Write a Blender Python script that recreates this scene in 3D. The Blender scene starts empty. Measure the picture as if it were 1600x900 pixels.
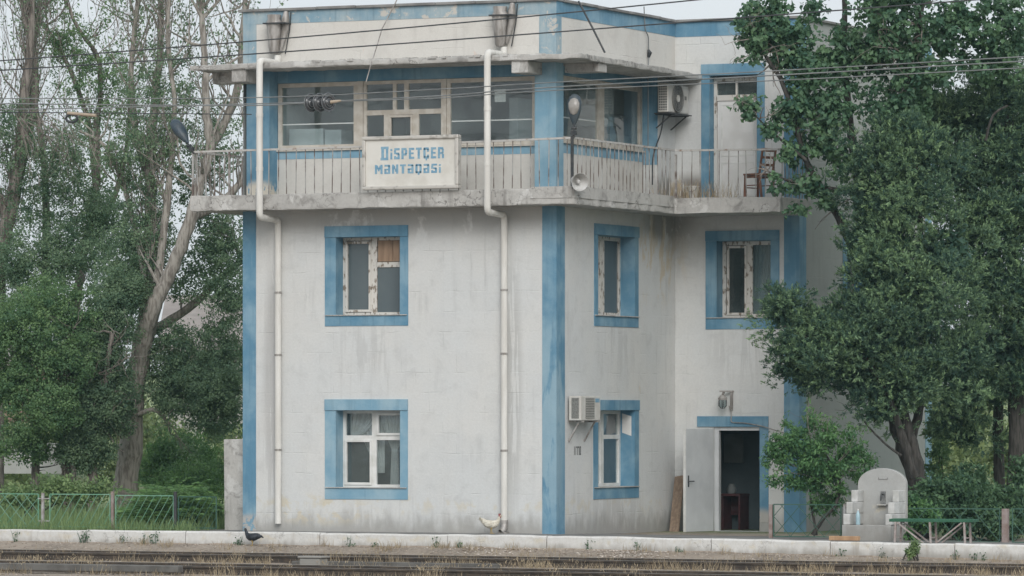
import bpy, bmesh, math, random
import numpy as np
from mathutils import Vector, Matrix

random.seed(7)
RNG = np.random.default_rng(11)
S = bpy.context.scene
COL = S.collection
R = math.radians
PI = math.pi

# ------------------------------------------------------------------ camera
YAW = R(24.4)                       # the building is seen a little from its right
FOC = 7950.0                        # focal length in photograph pixels (1600 wide)
EYE_Z = 2.365
RX, RY = math.cos(YAW), math.sin(YAW)          # to the right, in plan
FX, FY = -math.sin(YAW), math.cos(YAW)         # into the scene, in plan
CX, CY = -(.885 * RX + 102 * FX), -(.885 * RY + 102 * FY)
cam_d = bpy.data.cameras.new("camera")
cam_d.sensor_width = 36.0
cam_d.lens = 36.0 * FOC / 1600
cam_d.shift_y = 200 / 1600
cam_d.clip_start = 1.0
cam_d.clip_end = 8000
cam = bpy.data.objects.new("camera", cam_d)
cam.location = (CX, CY, EYE_Z)
cam.rotation_euler = (R(90), 0, YAW)
COL.objects.link(cam)
S.camera = cam

# ------------------------------------------------------------------ sky, sun, exposure
SUN_DIR = Vector((.48, -.78, .56)).normalized()
world = bpy.data.worlds.new("World")
S.world = world
world.use_nodes = True
wn, wl = world.node_tree.nodes, world.node_tree.links
wn.clear()
w_out = wn.new("ShaderNodeOutputWorld")
w_bg = wn.new("ShaderNodeBackground")
sky = wn.new("ShaderNodeTexSky")
sky.sky_type = 'NISHITA'
sky.sun_disc = False
sky.sun_elevation = math.asin(SUN_DIR.z)
sky.sun_rotation = math.atan2(SUN_DIR.x, SUN_DIR.y)
sky.air_density = 1.0
sky.dust_density = 4.0
sky.ozone_density = 1.0
w_mix = wn.new("ShaderNodeMix")
w_mix.data_type = 'RGBA'
w_mix.inputs[0].default_value = .86            # a closed layer of thin cloud in front of the blue
w_mix.inputs[7].default_value = (6.3, 6.7, 7.05, 1)
w_tc = wn.new("ShaderNodeTexCoord")
w_nz = wn.new("ShaderNodeTexNoise")
w_nz.inputs["Scale"].default_value = 14.0
w_nz.inputs["Detail"].default_value = 4.0
wl.new(w_tc.outputs["Generated"], w_nz.inputs["Vector"])
w_cl = wn.new("ShaderNodeMix")
w_cl.data_type = 'RGBA'
w_cl.inputs[6].default_value = (5.7, 6.15, 6.6, 1)
w_cl.inputs[7].default_value = (6.9, 7.2, 7.45, 1)
wl.new(w_nz.outputs[0], w_cl.inputs[0])
wl.new(w_cl.outputs[2], w_mix.inputs[7])
wl.new(sky.outputs[0], w_mix.inputs[6])
wl.new(w_mix.outputs[2], w_bg.inputs[0])
w_bg.inputs[1].default_value = .105
wl.new(w_bg.outputs[0], w_out.inputs[0])
sun_d = bpy.data.lights.new("sun", 'SUN')
sun_d.energy = 1.5
sun_d.angle = R(34)
sun_d.color = (1, .985, .965)
sun = bpy.data.objects.new("sun", sun_d)
sun.rotation_euler = SUN_DIR.to_track_quat('Z', 'Y').to_euler()
sun.location = (0, 0, 40)
COL.objects.link(sun)
vs = S.view_settings
vs.view_transform = 'Standard'
vs.look = 'None'
vs.exposure = 0.33
vs.gamma = 1.0
S.cycles.max_bounces = 6
S.cycles.transparent_max_bounces = 12
S.cycles.use_denoising = True


# ------------------------------------------------------------------ places
def at(x, y, Z):
    """World point on the line of sight of photograph pixel (x, y) at distance Z in front of the camera."""
    k = (x - 800) / FOC
    return Vector((CX + Z * (FX + k * RX), CY + Z * (FY + k * RY), EYE_Z + (650 - y) * Z / FOC))


def lerp_table(P, u):
    if u <= P[0][0]:
        return P[0][1]
    for (a, b), (c, d) in zip(P, P[1:]):
        if u <= c:
            return b + (d - b) * (u - a) / (c - a)
    return P[-1][1]


def kerb_v(u):
    return lerp_table([(-60, -.9), (-14, -1.25), (-6.3, -1.4), (.6, -1.7), (5.5, -2.0), (11, -2.3), (60, -4.6)], u)


def kerb_top(u):
    return lerp_table([(2, 0), (5.5, -.03), (11, -.077), (60, -.3)], u)


def plat_z(u, v):
    drop = 0.0
    if u > -.5:
        t = min(max((v + 1.5) / 6.0, 0), 1)
        drop = .085 * t * t * (3 - 2 * t) * min(max((u + .5) / .6, 0), 1)
    return min(0.0, kerb_top(u)) - drop * (1 if v > -1.5 else 0)


# ------------------------------------------------------------------ materials
def newmat(name):
    m = bpy.data.materials.new(name)
    m.use_nodes = True
    nt = m.node_tree
    b = nt.nodes["Principled BSDF"]
    return m, nt, b


def node(nt, typ, **kw):
    n = nt.nodes.new(typ)
    for k, v in kw.items():
        setattr(n, k, v)
    return n


def mixc(nt, fac, c1, c2, blend='MIX'):
    n = node(nt, "ShaderNodeMix", data_type='RGBA', blend_type=blend)
    for i, val in ((0, fac), (6, c1), (7, c2)):
        if hasattr(val, "is_output"):
            nt.links.new(val, n.inputs[i])
        elif i == 0:
            n.inputs[0].default_value = val
        else:
            n.inputs[i].default_value = (*val[:3], 1)
    return n.outputs[2]


def ramp(nt, fac, a, b, lo=0.0, hi=1.0):
    n = node(nt, "ShaderNodeMapRange", clamp=True, interpolation_type='SMOOTHSTEP')
    nt.links.new(fac, n.inputs[0])
    n.inputs[1].default_value, n.inputs[2].default_value = a, b
    n.inputs[3].default_value, n.inputs[4].default_value = lo, hi
    return n.outputs[0]


def math_(nt, op, a, b=0.0):
    n = node(nt, "ShaderNodeMath", operation=op)
    for i, v in enumerate((a, b)):
        if hasattr(v, "is_output"):
            nt.links.new(v, n.inputs[i])
        else:
            n.inputs[i].default_value = v
    return n.outputs[0]


def noise(nt, vec, scale, detail=5.0, rough=.55, dist=0.0):
    n = node(nt, "ShaderNodeTexNoise")
    nt.links.new(vec, n.inputs["Vector"])
    n.inputs["Scale"].default_value = scale
    n.inputs["Detail"].default_value = detail
    n.inputs["Roughness"].default_value = rough
    n.inputs["Distortion"].default_value = dist
    return n.outputs[0]


def coords(nt, scale=(1, 1, 1), world_pos=True):
    if world_pos:
        g = node(nt, "ShaderNodeNewGeometry").outputs["Position"]
    else:
        g = node(nt, "ShaderNodeTexCoord").outputs["Object"]
    mp = node(nt, "ShaderNodeMapping")
    mp.inputs["Scale"].default_value = scale
    nt.links.new(g, mp.inputs[0])
    return mp.outputs[0]


def bump(nt, b, h, strength=.3, dist=.01):
    n = node(nt, "ShaderNodeBump")
    n.inputs["Strength"].default_value = strength
    n.inputs["Distance"].default_value = dist
    nt.links.new(h, n.inputs["Height"])
    nt.links.new(n.outputs[0], b.inputs["Normal"])


def simple(name, c1, c2=None, scale=8.0, rough=.7, metal=0.0, bumpy=.25, lo=.35, hi=.65, stretch=(1, 1, 1), spec=.4):
    m, nt, b = newmat(name)
    vec = coords(nt, stretch)
    n = noise(nt, vec, scale)
    c2 = c2 or tuple(c * .7 for c in c1)
    nt.links.new(mixc(nt, ramp(nt, n, lo, hi), c1, c2), b.inputs["Base Color"])
    b.inputs["Roughness"].default_value = rough
    b.inputs["Metallic"].default_value = metal
    b.inputs["Specular IOR Level"].default_value = spec
    if bumpy:
        bump(nt, b, noise(nt, vec, scale * 5), bumpy, .006)
    return m


def spot(nt, c, r, soft=.5):
    """1 within an ellipsoid of radii r about the world point c, fading out raggedly at its edge."""
    g = node(nt, "ShaderNodeNewGeometry").outputs["Position"]
    mp = node(nt, "ShaderNodeMapping", vector_type='TEXTURE')
    mp.inputs["Location"].default_value = c
    mp.inputs["Scale"].default_value = r
    nt.links.new(g, mp.inputs[0])
    ln = node(nt, "ShaderNodeVectorMath", operation='LENGTH')
    nt.links.new(mp.outputs[0], ln.inputs[0])
    return ramp(nt, ln.outputs["Value"], soft, 1.0, 1, 0)


def wall_paint(name, base, warm, dirt, patch, streak_amt=.5, patch_lo=.68, foot=True, joints=True, spots=(), cracks=0.0, foot_z=(1.0, 0.0)):
    """Old lime paint over squared blocks: cloudy tone, rain streaks, worn patches, faint block joints."""
    m, nt, b = newmat(name)
    p = coords(nt)
    sep = node(nt, "ShaderNodeSeparateXYZ")
    nt.links.new(p, sep.inputs[0])
    along = math_(nt, 'ADD', sep.outputs[0], sep.outputs[1])
    z = sep.outputs[2]
    cmb = node(nt, "ShaderNodeCombineXYZ")
    nt.links.new(along, cmb.inputs[0])
    nt.links.new(z, cmb.inputs[1])
    wob = noise(nt, p, 1.7, 3)
    wobv = node(nt, "ShaderNodeVectorMath", operation='ADD')
    sc = node(nt, "ShaderNodeVectorMath", operation='SCALE')
    cw = node(nt, "ShaderNodeCombineXYZ")
    nt.links.new(wob, cw.inputs[0])
    nt.links.new(noise(nt, p, 2.3, 3), cw.inputs[1])
    nt.links.new(cw.outputs[0], sc.inputs[0])
    sc.inputs["Scale"].default_value = .07
    nt.links.new(cmb.outputs[0], wobv.inputs[0])
    nt.links.new(sc.outputs[0], wobv.inputs[1])
    big = noise(nt, p, .55, 4, .6)
    mid = noise(nt, p, 2.6, 6, .65, .4)
    fine = noise(nt, p, 22, 4, .6)
    col = mixc(nt, ramp(nt, big, .35, .68), base, warm)
    col = mixc(nt, ramp(nt, mid, .48, .78, 0, .36), col, dirt)
    # rain streaks: noise drawn out downwards
    st = noise(nt, coords(nt, (5.5, 5.5, .35)), 1.0, 5, .6)
    st = math_(nt, 'MULTIPLY', ramp(nt, st, .52, .74), ramp(nt, noise(nt, p, .8, 3), .4, .65))
    col = mixc(nt, math_(nt, 'MULTIPLY', st, streak_amt), col, dirt)
    # paint worn off to a yellow-pink undercoat
    pt = ramp(nt, noise(nt, coords(nt, (1.2, 1.2, .8)), 1.25, 6, .62, .3), patch_lo, patch_lo + .05)
    col = mixc(nt, math_(nt, 'MULTIPLY', pt, .75), col, patch)
    if foot:     # splashed soil along the foot of the wall
        zz = math_(nt, 'ADD', math_(nt, 'ADD', math_(nt, 'MULTIPLY', z, foot_z[0]), foot_z[1]), math_(nt, 'MULTIPLY', noise(nt, coords(nt, (3, 3, 1.2)), 1.6, 5), -.75))
        f = ramp(nt, zz, -.38, .12, 1, 0)
        col = mixc(nt, math_(nt, 'MULTIPLY', f, .62), col, (.2, .185, .16))
        f2 = math_(nt, 'MULTIPLY', ramp(nt, zz, -.05, .2), ramp(nt, zz, .2, .35, 1, 0))
        col = mixc(nt, math_(nt, 'MULTIPLY', f2, ramp(nt, mid, .5, .6, 0, .5)), col, (.62, .56, .43))
    for (c, r_, colour, amt, stretch, lo) in spots:
        brk = ramp(nt, noise(nt, coords(nt, stretch), 1.0, 6, .65, .3), lo, lo + .06)
        col = mixc(nt, math_(nt, 'MULTIPLY', math_(nt, 'MULTIPLY', spot(nt, c, r_, .35), brk), amt), col, colour)
    col = mixc(nt, ramp(nt, fine, .3, .75, 0, .18), col, dirt)
    hgt = math_(nt, 'MULTIPLY', fine, .35)
    if cracks:
        vo = node(nt, "ShaderNodeTexVoronoi", feature='DISTANCE_TO_EDGE')
        dv = node(nt, "ShaderNodeVectorMath", operation='ADD')
        nv = node(nt, "ShaderNodeTexNoise")
        nt.links.new(p, nv.inputs["Vector"])
        nv.inputs["Scale"].default_value = 4
        nv.inputs["Detail"].default_value = 5
        nt.links.new(p, dv.inputs[0])
        nt.links.new(nv.outputs["Color"], dv.inputs[1])
        nt.links.new(dv.outputs[0], vo.inputs["Vector"])
        vo.inputs["Scale"].default_value = 1.5
        ck = math_(nt, 'MULTIPLY', ramp(nt, vo.outputs["Distance"], .004, .022, 1, 0), ramp(nt, noise(nt, p, .9, 3), .45, .6))
        col = mixc(nt, math_(nt, 'MULTIPLY', ck, .75 * min(1.0, cracks + .15)), col, (.10, .09, .08))
        blot = ramp(nt, noise(nt, p, 3.4, 7, .7, .6), .5, .66)
        col = mixc(nt, math_(nt, 'MULTIPLY', blot, .6 * cracks), col, dirt)
        hgt = math_(nt, 'SUBTRACT', hgt, math_(nt, 'MULTIPLY', ck, 2.0 * min(1.0, cracks + .2)))
    if joints:
        br = node(nt, "ShaderNodeTexBrick", offset=.5)
        nt.links.new(wobv.outputs[0], br.inputs["Vector"])
        br.inputs["Scale"].default_value = 1.0
        br.inputs["Brick Width"].default_value = .62
        br.inputs["Row Height"].default_value = .41
        br.inputs["Mortar Size"].default_value = .013
        br.inputs["Mortar Smooth"].default_value = .6
        br.inputs["Color1"].default_value = (1, 1, 1, 1)
        br.inputs["Color2"].default_value = (.0, .0, .0, 1)
        show = ramp(nt, noise(nt, p, 1.5, 5, .65), .47, .66)
        j = math_(nt, 'MULTIPLY', br.outputs["Fac"], show)
        col = mixc(nt, math_(nt, 'MULTIPLY', j, .2), col, dirt)
        tone = math_(nt, 'MULTIPLY', br.outputs["Color"], .085)
        col = mixc(nt, tone, col, dirt)
        hgt = math_(nt, 'SUBTRACT', hgt, math_(nt, 'MULTIPLY', j, .7))
    hgt = math_(nt, 'ADD', hgt, math_(nt, 'MULTIPLY', mid, .9))
    nt.links.new(col, b.inputs["Base Color"])
    b.inputs["Roughness"].default_value = .88
    b.inputs["Specular IOR Level"].default_value = .25
    bump(nt, b, hgt, .45, .018)
    return m


def blue_paint(name, base, fade, patch, lo=.62, streak=.5, spots=()):
    m, nt, b = newmat(name)
    p = coords(nt)
    n1 = noise(nt, p, 1.4, 5, .6)
    col = mixc(nt, ramp(nt, n1, .35, .7), base, fade)
    st = noise(nt, coords(nt, (9, 9, .5)), 1.0, 5, .6)
    col = mixc(nt, ramp(nt, st, .5, .75, 0, streak), col, tuple(c * .62 for c in base))
    st2 = noise(nt, coords(nt, (7, 7, .9), ), 1.3, 5, .65)
    col = mixc(nt, ramp(nt, st2, .58, .75, 0, .55), col, fade)
    pt = ramp(nt, noise(nt, p, 2.6, 6, .65, .4), lo, lo + .05)
    col = mixc(nt, math_(nt, 'MULTIPLY', pt, .85), col, patch)
    for (c, r_, colour, amt, stretch, lo_) in spots:
        brk = ramp(nt, noise(nt, coords(nt, stretch), 1.0, 6, .65, .3), lo_, lo_ + .05)
        col = mixc(nt, math_(nt, 'MULTIPLY', math_(nt, 'MULTIPLY', spot(nt, c, r_, .5), brk), amt), col, colour)
    nt.links.new(col, b.inputs["Base Color"])
    b.inputs["Roughness"].default_value = .72
    b.inputs["Specular IOR Level"].default_value = .3
    bump(nt, b, math_(nt, 'ADD', noise(nt, p, 25), noise(nt, p, 3)), .3, .01)
    return m


M = {}
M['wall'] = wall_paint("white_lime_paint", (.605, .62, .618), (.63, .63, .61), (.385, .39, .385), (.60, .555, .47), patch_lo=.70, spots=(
    ((0, 5.2, 5.7), (.6, 1.5, 1.3), (.56, .47, .33), .8, (2.6, 2.6, .9), .5),
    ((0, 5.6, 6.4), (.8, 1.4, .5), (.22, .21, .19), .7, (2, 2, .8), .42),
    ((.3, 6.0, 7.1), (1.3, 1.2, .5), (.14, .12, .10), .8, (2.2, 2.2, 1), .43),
    ((.6, 6.2, 7.25), (1.0, .6, .4), (.55, .42, .25), .75, (3, 3, 1.5), .5),
    ((-4.2, 0, .1), (1.0, .3, .75), (.34, .33, .315), .36, (6, 6, .5), .47),
    ((-4.2, 0, 3.7), (1.0, .3, .8), (.40, .40, .39), .3, (6, 6, .45), .48),
    ((0, 3.0, 3.7), (.4, 1.3, .8), (.36, .36, .35), .3, (6, 6, .45), .48),
    ((0, 3.0, .1), (.4, 2.6, .9), (.30, .29, .275), .36, (4, 4, .6), .44),
    ((1.5, 6.2, 3.7), (1.0, .4, .8), (.38, .38, .37), .3, (6, 6, .45), .48),
    ((-6.38, 0, 3.0), (.3, .3, 3.6), (.36, .35, .34), .55, (7, 7, .4), .42),
    ((-.95, 0, 3.0), (.28, .3, 3.6), (.36, .36, .35), .5, (7, 7, .4), .45),
    ((-3.2, 0, 6.4), (4.2, .5, .55), (.34, .34, .33), .6, (1.2, 1.2, .7), .38),  # under the balcony: grime plus contact shade, painted into the wall colour
    ((-5.3, 0, .45), (1.6, .5, .4), (.60, .52, .36), .6, (2, 2, 3), .5)))
M['wall_top'] = wall_paint("cream_paint", (.62, .60, .56), (.65, .635, .60), (.42, .40, .37), (.62, .49, .42), .35, .66, False)
M['wall_low'] = wall_paint("cream_panel_paint", (.58, .565, .53), (.62, .605, .57), (.42, .40, .37), (.55, .50, .43), .5, .72, False, False)
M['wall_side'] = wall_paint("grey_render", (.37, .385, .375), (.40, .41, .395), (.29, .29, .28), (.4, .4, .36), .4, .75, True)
M['blue'] = blue_paint("blue_paint", (.103, .235, .342), (.22, .355, .445), (.40, .45, .46), .74, spots=(
    ((-6.7, 0, 6.9), (.6, .6, .38), (.62, .57, .48), .95, (9, 9, 5), .43),
    ((-6.9, 0, .10), (.6, .6, .30), (.46, .41, .36), .8, (5, 5, 4), .45),
    ((1.95, 6.2, .1), (.5, .5, .4), (.45, .42, .38), .9, (4, 4, 3), .4),
    ((-.15, 0, 2.2), (.5, .6, 2.6), (.31, .43, .49), .6, (2, 2, .4), .42)))
M['blue_pale'] = blue_paint("faded_blue_paint", (.18, .33, .435), (.30, .43, .50), (.5, .52, .5), .70, .35)
M['blue_worn'] = blue_paint("peeling_blue_paint", (.19, .31, .39), (.37, .44, .46), (.55, .51, .45), .56, .6)
M['concrete'] = wall_paint("old_concrete", (.43, .42, .40), (.50, .49, .465), (.19, .18, .168), (.60, .595, .575), .95, .58, False, False, cracks=1.0)
M['concrete_dark'] = simple("dark_concrete", (.27, .265, .255), (.17, .165, .16), 2.5, .9)
M['pipe'] = simple("cream_plastic_pipe", (.69, .68, .645), (.60, .585, .545), 3.0, .5, bumpy=.06, stretch=(3, 3, .5))
M['sheet_metal'] = simple("weathered_sheet_metal", (.42, .40, .38), (.24, .22, .2), 5, .55, .3, .15, stretch=(2, 2, .6))
M['frame'] = simple("yellowed_window_frame", (.56, .53, .475), (.46, .42, .36), 6, .55, bumpy=.08)
M['pvc'] = simple("white_window_frame", (.72, .72, .70), (.60, .60, .57), 4, .4, bumpy=.04)
M['peeling'] = simple("peeling_white_frame", (.62, .60, .56), (.24, .2, .16), 13, .8, bumpy=.4, lo=.52, hi=.62, stretch=(1, 1, .5))
M['rail'] = simple("rusty_cream_rail", (.45, .44, .42), (.24, .17, .125), 9, .7, bumpy=.2, lo=.5, hi=.75)
M['bar'] = simple("rusty_bar", (.37, .365, .35), (.13, .10, .085), 3, .75, bumpy=.2, lo=.40, hi=.62)
M['sign_face'] = simple("cream_sign_panel", (.66, .645, .60), (.58, .56, .51), 3, .5, bumpy=.04)
M['sign_frame'] = simple("sign_frame_metal", (.54, .52, .48), (.3, .28, .25), 7, .45, .2, .1, .5, .72)
M['letter'] = simple("blue_lettering", (.145, .30, .43), (.23, .38, .48), 10, .6, bumpy=.05)
M['black'] = simple("black_metal", (.03, .035, .04), (.06, .06, .06), 6, .5, bumpy=.1)
M['lamp_case'] = simple("dark_blue_grey_casing", (.035, .055, .075), (.06, .075, .085), 6, .45, bumpy=.08)
M['lens'] = simple("frosted_lamp_lens", (.30, .285, .265), (.25, .235, .215), 7, .25, bumpy=.03)
M['ac'] = simple("white_appliance_enamel", (.60, .59, .555), (.50, .48, .44), 3, .45, bumpy=.04)
M['ac_grey'] = simple("grey_mesh", (.22, .22, .205), (.14, .14, .13), 40, .6)
M['ac_dark'] = simple("dark_slot", (.10, .105, .108), (.14, .14, .14), 8, .6)
M['horn'] = simple("white_horn_enamel", (.58, .58, .57), (.42, .41, .39), 5, .45, bumpy=.05)
M['chair'] = simple("red_brown_chair_wood", (.215, .10, .065), (.12, .058, .04), 12, .5, stretch=(1, 1, .2))
M['door'] = simple("white_door_panel", (.70, .695, .68), (.62, .61, .59), 2.5, .45, bumpy=.04)
M['door_steel'] = simple("grey_painted_steel_door", (.62, .635, .645), (.53, .545, .555), 1.6, .45, bumpy=.08)
M['wood'] = simple("pale_raw_wood", (.45, .29, .17), (.32, .19, .105), 4, .7, stretch=(1, 1, .15), bumpy=.2)
M['board'] = simple("brown_board", (.27, .20, .145), (.19, .135, .095), 5, .8, stretch=(4, 4, .3))
M['plywood'] = simple("pinkish_plywood", (.36, .245, .165), (.27, .18, .12), 4, .7, stretch=(3, 3, .4))
M['cloth'] = simple("white_net_curtain", (.55, .57, .56), (.42, .44, .44), 9, .9, stretch=(8, 8, .4))
M['paper'] = simple("white_paper", (.70, .70, .68), (.62, .62, .6), 4, .8)
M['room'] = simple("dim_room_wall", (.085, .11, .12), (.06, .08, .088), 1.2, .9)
M['room_pale'] = simple("pale_room_wall", (.46, .50, .49), (.40, .44, .43), 1.0, .9)
M['cabinet'] = simple("pale_cabinet", (.50, .56, .57), (.42, .48, .5), 2, .5)
M['desk'] = simple("dark_red_desk", (.085, .03, .032), (.05, .02, .022), 4, .5)
M['rail_steel'] = simple("rusty_rail_steel", (.055, .046, .04), (.10, .078, .06), 6, .7, .3)
M['rail_head'] = simple("worn_rail_head", (.42, .40, .37), (.3, .27, .24), 5, .4, .5, .1)
M['sleeper'] = simple("old_timber_sleeper", (.07, .055, .045), (.14, .11, .085), 6, .9)
M['kerb'] = wall_paint("whitewashed_kerb", (.62, .615, .595), (.66, .655, .635), (.34, .30, .25), (.42, .39, .34), .8, .68, True, False, cracks=.3, foot_z=(2.4, .78))
M['fence_green'] = simple("green_fence_paint", (.125, .30, .195), (.20, .34, .25), 8, .6)
M['fence_dark'] = simple("dark_green_fence_paint", (.035, .095, .07), (.06, .125, .09), 8, .6)
M['post'] = simple("pinkish_grey_post", (.30, .25, .235), (.22, .16, .14), 7, .8)
M['post_grey'] = simple("pale_steel_post", (.42, .42, .42), (.25, .22, .2), 7, .7)
M['bench_green'] = simple("green_bench_paint", (.025, .095, .055), (.035, .12, .07), 6, .5)
M['trestle'] = simple("pinkish_white_steel", (.40, .36, .345), (.28, .225, .205), 8, .6)
M['fount'] = wall_paint("fountain_render", (.38, .385, .375), (.43, .43, .415), (.27, .255, .24), (.42, .4, .37), .7, .64, True, False)
M['steel'] = simple("dull_chrome", (.35, .35, .34), (.2, .2, .2), 9, .35, .8, .05)
M['hen_white'] = simple("white_feathers", (.70, .67, .58), (.50, .46, .38), 34, .9, bumpy=.5, stretch=(.4, 1, 1))
M['hen_black'] = simple("black_feathers", (.012, .015, .02), (.035, .04, .05), 30, .6, bumpy=.4)
M['comb'] = simple("red_comb", (.28, .04, .045), (.2, .03, .03), 30, .6)
M['beak'] = simple("yellow_beak", (.45, .32, .12), (.35, .25, .1), 20, .6)
M['wire'] = simple("dark_wire", (.05, .055, .06), (.08, .08, .08), 2, .6, .2, 0)
M['wire_pale'] = simple("pale_wire", (.25, .26, .26), (.17, .18, .18), 2, .5, .3, 0)
M['insulator'] = simple("dark_glazed_porcelain", (.04, .043, .047), (.07, .07, .075), 6, .18, bumpy=0, spec=.8)
M['rim_glaze'] = simple('pale_porcelain_rim', (.22, .23, .24), (.14, .15, .155), 6, .3, bumpy=0)  # paler grey for highlights painted on the insulator discs
M['trough'] = simple('dirty_trough_concrete', (.15, .145, .135), (.095, .09, .083), 2.5, .9)
M['fount_light'] = simple('whitewashed_block', (.56, .56, .545), (.42, .42, .40), 4, .85)
M['grey_box'] = simple('grey_painted_box', (.17, .19, .19), (.13, .145, .145), 3, .6)
M['brass'] = simple("pale_fitting", (.52, .43, .33), (.4, .32, .24), 8, .5, .3)
M['roof_far'] = simple("grey_roof_sheet", (.30, .27, .25), (.24, .215, .20), 1.2, .8, stretch=(1, 1, 3))
M['wall_far'] = simple("far_house_wall", (.40, .385, .36), (.33, .315, .30), 1, .9)
M['brick_far'] = simple("far_red_brick", (.27, .175, .145), (.21, .135, .115), 3, .9)
M['white_far'] = simple("far_white_wall", (.60, .59, .57), (.5, .49, .47), 1, .9)
M['bark'] = simple("grey_bark", (.25, .22, .195), (.11, .095, .083), 7, .95, bumpy=.9, stretch=(3, 3, .35), lo=.38, hi=.6)
M['bark_pale'] = simple("pale_grey_bark", (.34, .315, .28), (.17, .15, .13), 6, .95, bumpy=.8, stretch=(3, 3, .5), lo=.4, hi=.65)
M['twig'] = simple("bare_twig", (.27, .24, .215), (.18, .155, .135), 5, .9, bumpy=0)
M['bark_dark'] = simple("dark_bark", (.075, .069, .062), (.035, .032, .028), 8, .95, bumpy=.9, stretch=(3, 3, .4), lo=.38, hi=.6)


def glass_mat(name, tint, refl=1.0, dust=.07):
    m, nt, b = newmat(name)
    out = nt.nodes["Material Output"]
    nt.nodes.remove(b)
    tr = node(nt, "ShaderNodeBsdfTransparent")
    tr.inputs[0].default_value = (*tint, 1)
    gl = node(nt, "ShaderNodeBsdfGlossy")
    gl.inputs["Roughness"].default_value = .03
    gl.inputs[0].default_value = (.95, .97, 1, 1)
    fr = node(nt, "ShaderNodeFresnel")
    fr.inputs[0].default_value = 1.52
    wob = node(nt, "ShaderNodeBump")
    wob.inputs["Strength"].default_value = .12
    wob.inputs["Distance"].default_value = .05
    nt.links.new(noise(nt, coords(nt), 1.4, 2), wob.inputs["Height"])
    nt.links.new(wob.outputs[0], gl.inputs["Normal"])
    mx = node(nt, "ShaderNodeMixShader")
    front = math_(nt, 'SUBTRACT', 1.0, node(nt, "ShaderNodeNewGeometry").outputs["Backfacing"])
    nt.links.new(math_(nt, 'MULTIPLY', math_(nt, 'MULTIPLY', fr.outputs[0], refl), front), mx.inputs[0])
    nt.links.new(tr.outputs[0], mx.inputs[1])
    nt.links.new(gl.outputs[0], mx.inputs[2])
    df = node(nt, "ShaderNodeBsdfDiffuse")
    df.inputs[0].default_value = (.42, .50, .49, 1)
    dm = node(nt, "ShaderNodeMixShader")
    nt.links.new(ramp(nt, noise(nt, coords(nt), 1.6, 4), .3, .75, dust * .5, dust * 1.5), dm.inputs[0])
    nt.links.new(mx.outputs[0], dm.inputs[1])
    nt.links.new(df.outputs[0], dm.inputs[2])
    nt.links.new(dm.outputs[0], out.inputs[0])
    return m


M['glass'] = glass_mat("window_glass", (.93, .96, .96), 1.9)
M['glass_dim'] = glass_mat("dusty_window_glass", (.8, .86, .87), 1.3)
m, nt, b = newmat("grey_film_on_glass")      # panes covered from inside with grey film
nt.links.new(mixc(nt, ramp(nt, noise(nt, coords(nt), 1.2), .3, .7), (.088, .112, .122), (.105, .13, .138)), b.inputs["Base Color"])
b.inputs["Roughness"].default_value = .12
M['film'] = m


def leaf_mat(name, dark, light, trans=.25, rough=.55, accent=None):
    m, nt, b = newmat(name)
    at_ = node(nt, "ShaderNodeAttribute", attribute_name="tone")
    col = mixc(nt, at_.outputs["Fac"], dark, light)
    if accent:
        col = mixc(nt, ramp(nt, at_.outputs["Fac"], .93, .99), col, accent)
    nt.links.new(col, b.inputs["Base Color"])
    b.inputs["Roughness"].default_value = rough
    b.inputs["Specular IOR Level"].default_value = .35
    out = nt.nodes["Material Output"]
    tl = node(nt, "ShaderNodeBsdfTranslucent")
    nt.links.new(mixc(nt, .5, col, tuple(min(1, c * 1.3) for c in light)), tl.inputs[0])
    mx = node(nt, "ShaderNodeMixShader")
    mx.inputs[0].default_value = trans
    nt.links.new(b.outputs[0], mx.inputs[1])
    nt.links.new(tl.outputs[0], mx.inputs[2])
    nt.links.new(mx.outputs[0], out.inputs[0])
    return m


M['leaf_left'] = leaf_mat("grey_green_leaves", (.068, .135, .088), (.25, .35, .20), .42)
M['leaf_mid'] = leaf_mat("mid_green_leaves", (.066, .145, .075), (.22, .34, .145), .4)
M['leaf_broad'] = leaf_mat("broad_dark_leaves", (.042, .105, .068), (.15, .26, .13), .3)
M['leaf_conifer'] = leaf_mat("conifer_needles", (.030, .078, .063), (.27, .40, .19), .2)
M['leaf_shrub'] = leaf_mat("fresh_green_leaves", (.04, .115, .055), (.15, .285, .10), .3)
M['leaf_weed'] = leaf_mat("bright_weed_leaves", (.055, .14, .06), (.19, .33, .11), .3)
M['leaf_bush'] = leaf_mat("dark_bush_leaves", (.035, .085, .055), (.12, .21, .095), .3)
M['grass_green'] = leaf_mat("green_grass", (.11, .19, .08), (.27, .37, .16), .35)
M['grass_dry'] = leaf_mat("dry_grass", (.22, .17, .11), (.46, .38, .26), .2, .8)
M['far_leaf'] = leaf_mat("far_hillside_leaves", (.13, .18, .075), (.27, .33, .145))
m, nt, b = newmat("stones")
at_ = node(nt, "ShaderNodeAttribute", attribute_name="tone")
nt.links.new(mixc(nt, at_.outputs["Fac"], (.14, .115, .095), (.46, .385, .315)), b.inputs["Base Color"])
b.inputs["Roughness"].default_value = .9
M['stones'] = m
m, nt, b = newmat("chips")
at_ = node(nt, "ShaderNodeAttribute", attribute_name="tone")
nt.links.new(mixc(nt, at_.outputs["Fac"], (.30, .24, .19), (.72, .66, .6)), b.inputs["Base Color"])
b.inputs["Roughness"].default_value = .9
M['chips'] = m
m, nt, b = newmat("ground_soil")
p = coords(nt)
col = mixc(nt, ramp(nt, noise(nt, p, .9, 6, .7), .35, .65), (.34, .28, .225), (.185, .15, .12))
col = mixc(nt, ramp(nt, noise(nt, p, 14, 5, .7), .4, .7), col, (.38, .33, .27))
sepg = node(nt, "ShaderNodeSeparateXYZ")
nt.links.new(p, sepg.inputs[0])
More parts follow.
